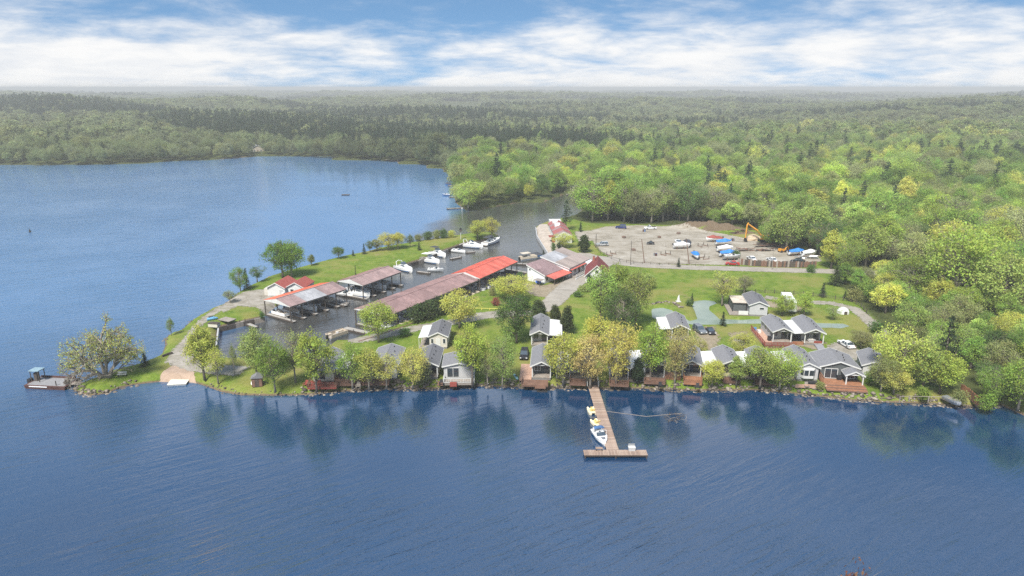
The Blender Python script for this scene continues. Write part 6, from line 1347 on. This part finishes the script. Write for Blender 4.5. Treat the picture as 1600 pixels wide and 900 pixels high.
rail_fence([(710,485),(740,484),(778,485)],'low yellow painted fence by the gravel path', Mt('yellow_paint',(.7,.6,.12),.6), .7, 2.4, (.5,)); rail_fence([(928,384),(938,396),(955,405),(968,409),(990,412)],'wire fence on posts between road and gravel lot', M_DWOOD, 1.1, 3.0, (.9,)); rail_fence([(990,412),(1030,414),(1060,414),(1100,416)],'low log rail between road and gravel lot', M_DWOOD, .8, 3.0, (.55,))
rail_fence([(1040,386),(1065,388),(1095,388),(1118,388)],'weathered stake fence across the middle of the lot', M_GWOOD, 1.3, 3.5, (.8,))
rail_fence([(1405,628),(1420,627),(1450,628),(1470,628)],'thin grey wire fence on the shore under the big yellow tree', M_GWOOD, 1.2, 2.4, (1.1,))
def pole(px, py, h, label, lean=(0,0), arm=False, mat=None, r=.15):
    x, y = W(px, py); o = root('utility_pole', label, 'pole', (x, y, G)); MB().tube([(0,0,-.3),(lean[0],lean[1],h)], [r,r*.75], 8).build('shaft', mat or M_BRWOOD, o)
    MB().tube([(lean[0],lean[1],h),(lean[0],lean[1],h+.08)], r*.85, 8).build('cap', M_STEEL, o)
    if arm: bxo('cross_arm', M_DWOOD, o, lean[0]-.9, lean[0]+.9, lean[1]-.06, lean[1]+.06, h-.6, h-.45); bxo('insulator', M_GEL, o, lean[0]-.85, lean[0]-.75, lean[1]-.05, lean[1]+.05, h-.448, h-.25); bxo('insulator', M_GEL, o, lean[0]+.75, lean[0]+.85, lean[1]-.05, lean[1]+.05, h-.448, h-.25)
pole(1007,411,8.5,'brown wooden pole leaning left in the middle of the lot front',(-1.4,.2)); pole(1077,413,9,'brown wooden pole leaning left before the lone blue covered boat',(-1.6,.2)); pole(985,414,8.5,'thin dark pole left of the leaning brown pole',(0,0),False,M_DWOOD,.1); pole(931,386,5,'short dark pole beside the silver vehicle',(0,0),False,M_DWOOD); pole(1317,420,9,'pale pole by the road in front of the woods',(0,0),True,M_GWOOD); pole(1206,422,7.5,'pale thin pole before the plank wall',(0,0),False,M_GWOOD,.09)
x, y = W(720,374); o = root('birdhouse_post', 'white post with a dark birdhouse at the peninsula shore', 'birdhouse', (x, y, G)); MB().tube([(0,0,-.2),(0,0,3.2)], .1, 6).build('post', M_WHITE, o); h = bxo('house', M_DWOOD, o, -.45, .45, -.4, .4, 3.2, 4.2); MB().prism([(-.6,4.202),(.6,4.202),(0,4.8)], -.5, .5, 'y').build('roof', M_BLACK, h)

# ---- small things on the lawns
def bench(px, py, rz, mat, label):
    x, y = W(px, py); o = root('park_bench', label, 'bench', (x, y, G), rz); 
    for k in range(3): bxo('slat', mat, o, -.9, .9, -.25+k*.18, -.09+k*.18, .45, .5)
    for k in range(2): bxo('back_slat', mat, o, -.9, .9, .3, .35, .62+k*.2, .78+k*.2)
    for xx in (-.75, .75): bxo('leg', M_DWOOD, o, xx-.05, xx+.05, -.2, .29, 0, .448)
bench(191,588,R(10),M_WHITE,'white bench right of the willow on the spit')
def chair(px, py, rz, mat, label):
    x, y = W(px, py); o = root('lawn_chair', label, 'chair', (x, y, G), rz, 'lawn chairs'); MB().prism([(-.35,.25),(.35,.42),(.35,.48),(-.35,.31)], -.32, .32, 'x').build('seat', mat, o); MB().prism([(-.3,.3),(-.22,.3),(-.5,1.1),(-.58,1.1)], -.32, .32, 'x').build('backrest', mat, o)
    for s in (-1, 1): bxo('armrest', mat, o, s*.42-.08, s*.42+.08, -.4, .4, .58, .63); bxo('leg', mat, o, s*.42-.05, s*.42+.05, .25, .35, 0, .578); bxo('leg', mat, o, s*.42-.05, s*.42+.05, -.35, -.25, 0, .578)
for k, (px, py, lab) in enumerate([(478,603,'red lawn chair at the left end of the red deck'),(487,604,'red lawn chair in the middle before the red deck'),(500,603,'red lawn chair beside the lime tree trunk')]): chair(px, py, R(180+20*(k-1)), M_RED, lab)
chair(1090,608,R(170),M_BLACK,'dark lawn chair on the grass before the orange deck'); chair(690,602,R(190),M_BLACK,'dark lawn chair before the white railed cottage'); chair(1032,606,R(185),M_BLACK,'dark lawn chair before the brown railed deck'); chair(1260,606,R(175),M_GWOOD,'wooden lawn chair before the bay windows'); chair(560,606,R(180),M_GWOOD,'wooden lawn chair under the left shore trees')
def picnic(px, py, rz, label, mat=None):
    x, y = W(px, py); o = root('picnic_table', label, 'table', (x, y, G), rz, 'picnic tables'); m_ = mat or M_GWOOD
    for k in range(4): bxo('top_board', m_, o, -.9, .9, -.38+k*.2, -.2+k*.2, .72, .77)
    for s in (-1, 1): bxo('seat_board', m_, o, -.9, .9, s*.75-.14, s*.75+.14, .42, .47)
    for xx in (-.65, .65): MB().prism([(-.75,0),(-.62,0),(-.2,.718),(.2,.718),(.62,0),(.75,0),(.3,.72),(-.3,.72)][:4]+[(.62,0),(.75,0)], xx-.04, xx+.04, 'x').build('leg', m_, o)
picnic(548,452,R(20),'picnic table on the peninsula lawn'); picnic(810,488,R(5),'picnic table beside the gravel path'); picnic(660,405,R(30),'picnic table behind the moored cruisers')
x, y = W(355,500); o = root('deck_platform', 'pale square platform on the basin bank', 'platform', (x, y, G), R(-25)); bxo('top', M_GWOOD, o, -2, 2, -1.3, 1.3, .12, .25); bxo('base', M_DWOOD, o, -1.9, 1.9, -1.2, 1.2, 0, .118)
x, y = W(335,510); o = root('storage_bin', 'pale box with dark lid at the basin corner', 'bin', (x, y, G), R(-10)); bxo('body', M_CREAM, o, -1.3, 1.3, -.7, .7, 0, .9); bxo('lid', M_DWOOD, o, -1.4, 1.4, -.8, .8, .903, 1.02)
x, y = W(332,500); o = root('jet_ski', 'blue and white jet ski by the basin corner', 'jet ski', (x, y, G), R(-60)); MB().loft([[(-b,yy,.5),(-b*.7,yy,.1),(b*.7,yy,.1),(b,yy,.5),(b*.5,yy,t_),(-b*.5,yy,t_)] for yy, b, t_ in ((-1.3,.45,.6),(-.4,.5,.9),(.3,.5,.95),(.9,.38,.7),(1.4,.1,.5))], True).build('hull', Mt('sky_blue_gelcoat',(.14,.34,.55),.3), o); bxo('seat', M_BLACK, o, -.2, .2, -.9, .2, .9, 1.05); MB().tube([(-.35,.45,1.15),(.35,.45,1.15)], .04, 5).build('handlebar', M_BLACK, o)
x, y = W(1317,489); o = root('dome_shed', 'small pale dome tent by the gravel track', 'tent', (x, y, G)); MB().loft([[(math.cos(a)*r_, math.sin(a)*r_, z_) for a in np.linspace(0,2*math.pi,14,endpoint=False)] for r_, z_ in ((1.6,0),(1.55,.6),(1.2,1.2),(.6,1.55),(.1,1.65))], True).build('shell', M_AWN, o); bxo('opening', M_DWOOD, o, -.4, .4, -1.62, -1.5, .02, .9)
x, y = W(1060,471); o = root('garden_statue', 'white figure on the pond bank', 'statue', (x, y, G)); MB().tube([(0,0,0),(0,0,.3),(0,0,.9),(0,0,1.4),(.1,0,2.0)], [.6,.5,.38,.25,.08], 8).build('figure', M_WHITE, o); bxo('plinth', M_GREY, o, -.7, .7, -.7, .7, -.05, .06)
x, y = W(1265,535,G); o = root('covered_rowboat', 'small pale covered boat beside the grey ramp', 'boat', (x, y, G+.1), R(5)); hull_part(o, 3.4, 1.8, .8, .6, M_GREY).location = (0,-1,.3); MB().loft([[(-b,yy-1,.75),(-b*.5,yy-1,.75+t_),(b*.5,yy-1,.75+t_),(b,yy-1,.75)] for yy, b, t_ in ((0,.95,.2),(1.5,.98,.6),(2.6,.7,.5),(3.3,.15,.3))], True).build('cover', Mt('pale_cover',(.5,.47,.42),.8), o)
x, y = W(1152,531); o = root('fire_pit', 'dark fire pit on the worn lawn patch', 'fire pit', (x, y, G)); 
for k in range(10): a = k*.628; bxo('stone', M_GREY, o, math.cos(a)*.8-.18, math.cos(a)*.8+.18, math.sin(a)*.8-.18, math.sin(a)*.8+.18, 0, .3)
MB().tube([(-.4,-.2,.1),(.4,.2,.35)], .1, 5).build('log', M_BLACK, o)
x, y = W(1474,624); o = root('overturned_boat', 'grey aluminium boat lying on the shore left of the red plank fence', 'boat', (x, y, G), R(200)); hull_part(o, 3.6, 1.5, .7, .5, M_ALU).location = (0,0,.35); bxo('thwart', M_GWOOD, o, -.6, .6, 1.2, 1.5, .86, .9); bxo('thwart', M_GWOOD, o, -.5, .5, 2.2, 2.5, .95, .99)
for px, py, mat, lab in ((395,598,M_GEL,'white kayak standing by the hut left of the red deck'),(806,590,Mt('teal_plastic',(.25,.45,.45),.5),'teal paddle board lying beside the pink deck')):
    x, y = W(px, py); o = root('kayak', lab, 'kayak', (x, y, G), R(15)); MB().loft([[(math.cos(a)*.36*b, yy, .22+math.sin(a)*.2*b) for a in np.linspace(0,2*math.pi,8,endpoint=False)] for yy, b in ((-1.7,.1),(-1.1,.75),(0,1),(1.1,.75),(1.7,.1))], True).build('hull', mat, o); bxo('cockpit', M_BLACK, o, -.2, .2, -.4, .4, .38, .45)
x, y = W(403,602); o = root('garden_hut', 'small brown hut behind the leaning green tree', 'hut', (x, y, G), R(10)); bxo('wall', M_BRWOOD, o, -1, 1, -.8, .8, 0, 1.9); MB().prism([(-1.2,1.9),(1.2,1.9),(0,2.6)], -1, 1, 'y').build('roof', M_SHING, o); bxo('door', M_DWOOD, o, -.4, .4, -.84, -.803, 0, 1.6)
# channel marker buoys and docks of the far shore
for px, py, lab in ((540,305,'dark swimming raft out on the blue bay'),):
    x, y = W(px, py, 0); o = root('swim_raft', lab, 'raft', (x, y, 0)); bxo('deck', M_DWOOD, o, -2.2, 2.2, -1.2, 1.2, .2, .4); bxo('float', M_BLACK, o, -2, 2, -1, 1, -.2, .198)
for a, b, lab in (((700,290),(716,290),'thin dock on the headland shore, farthest'),((702,308),(716,307),'dock on the headland shore, middle'),((698,326),(722,325),'dock at the tip of the headland'),((600,249),(640,254),'pale dock on the far shore near the headland'),((520,246),(545,249),'pale dock on the far shore, left of the other'),((885,304),(915,301),'dock before the houses at the channel head')): dock('shore_dock', lab, W(*a,.4), W(*b,.4), 1.6, .5, M_DOCKG)
runabout(0,0,R(80),'small dark boat at the farthest headland dock', 5, 2, M_BLUEB, M_CANV, world=W(707,289,0)); runabout(0,0,R(80),'small boat at the middle headland dock', 5, 2, M_BLUEB, None, world=W(704,306,0))
for px, py, lab, mat in ((722,332,'white channel marker post off the headland',M_WHITE),):
    x, y = W(px, py, 0); o = root('channel_marker', lab, 'marker', (x, y, 0)); MB().tube([(0,0,-1),(0,0,2.0)], .12, 6).build('post', mat, o); bxo('board', M_WHITE, o, -.3, .3, -.05, .05, 1.9, 2.5)
x, y = W(47,363,0); o = root('marker_buoy', 'tiny dark buoy far out on the lake at left', 'buoy', (x, y, 0)); MB().tube([(0,0,-.3),(0,0,.4),(0,0,1.3)], [.5,.45,.15], 8).build('float', M_BLACK, o); MB().tube([(0,0,1.3),(0,0,2.2)], .05, 5).build('staff', M_BLACK, o)

# ---- shore stones: too many and too small to pick apart
def stones(name, lines, n_per_m, label, smin, smax, seed, spread=1.1, z0=-.05):
    g = np.random.default_rng(seed); base = np.array([(math.cos(a)*r_, math.sin(a)*r_, z) for r_, z in ((.55,-.5),(1,.0),(.62,.6)) for a in np.linspace(0,2*math.pi,6,endpoint=False)]+[(0,0,.85)])
    fs = [(i*6+k, i*6+(k+1)%6, (i+1)*6+(k+1)%6, (i+1)*6+k) for i in range(2) for k in range(6)]; tri = [t for a,b,c,d in fs for t in ((a,b,c),(a,c,d))]+[(12+k, 12+(k+1)%6, 18) for k in range(6)]; tri = np.array(tri)
    VV, FF, cv_, QQ = [], [], [], []; off = 0
    for px in lines:
        P_ = WP(px, .3)
        for a, b in zip(P_[:-1], P_[1:]):
            ln = np.linalg.norm(b-a)
            for k in range(g.poisson(ln*n_per_m)):
                q = a+(b-a)*g.random(); nn = np.array([-(b-a)[1], (b-a)[0]])/ln; t_ = g.uniform(-.35, 1.0)*spread; nn = nn if nn[1] > 0 else -nn; q = q+nn*t_
                s = g.uniform(smin, smax)*(1 if g.random() < .8 else 1.5); th = g.uniform(0,6.28); c, sn = math.cos(th), math.sin(th); v = base*g.uniform(.75,1.25,(19,1))*np.array([s*g.uniform(.8,1.4), s, s*.7])
                v = np.stack([v[:,0]*c-v[:,1]*sn+q[0], v[:,0]*sn+v[:,1]*c+q[1], v[:,2]], 1); QQ.append(q); VV.append(v); FF.append(tri+off); off += 19; cv_.append(np.full(19, g.random()))
    zq = np.maximum(ground_z(np.array(QQ)), -.15)+.06
    for v, zz_ in zip(VV, zq): v[:,2] += zz_
    m = bpy.data.materials.new(name); m.use_nodes = True; t = m.node_tree; bs = t.nodes['Principled BSDF']; bs.inputs['Roughness'].default_value = .9
    at = N(t, 'ShaderNodeAttribute', attribute_name='tone'); c0 = ramp(t, at.outputs['Fac'], [(0,(.045,.037,.03)),(.35,(.11,.09,.07)),(.7,(.19,.16,.125)),(1,(.31,.265,.215))])
    L(t, mixc(t, .5, c0, ramp(t, noise(t, N(t,'ShaderNodeTexCoord').outputs['Object'], 3, 4), [(.3,.6),(.7,1.3)]), 'MULTIPLY'), bs.inputs['Base Color'])
    me = np_mesh(name, np.concatenate(VV), np.concatenate(FF), m); attr(me, 'tone', np.concatenate(cv_)); o = bpy.data.objects.new(name, me); COL.objects.link(o); tag(o, label, 'rocks', kind='stuff')
F_ = [(x, y-1.5) for x, y in SHORE_FRONT]
stones('shore_rocks', [F_[4:27], [(x,y) for x, y in F_ if 470 <= x <= 640]], 9.0, 'rough stones piled along the cottage shore', .17, .38, 1, 1.9)
stones('lawn_edge_rocks', [[(x,y) for x, y in F_ if 318 <= x <= 480]], 3.0, 'small dark stones along the left lawn edge', .12, .25, 6, 1.2)
stones('spit_rocks', [F_[-6:]+[(116,604)]], 9.0, 'pale stones round the tip of the spit', .15, .34, 2, 1.5); stones('bank_rocks', [SHORE_BACK[6:28]], 1.2, 'scattered stones along the back of the peninsula', .18, .4, 3, .9)
stones('pond_rocks', [[(1020,480),(1040,476),(1056,480),(1062,486)]], 3, 'dark stones at the head of the pond', .2, .45, 5, 1.0)
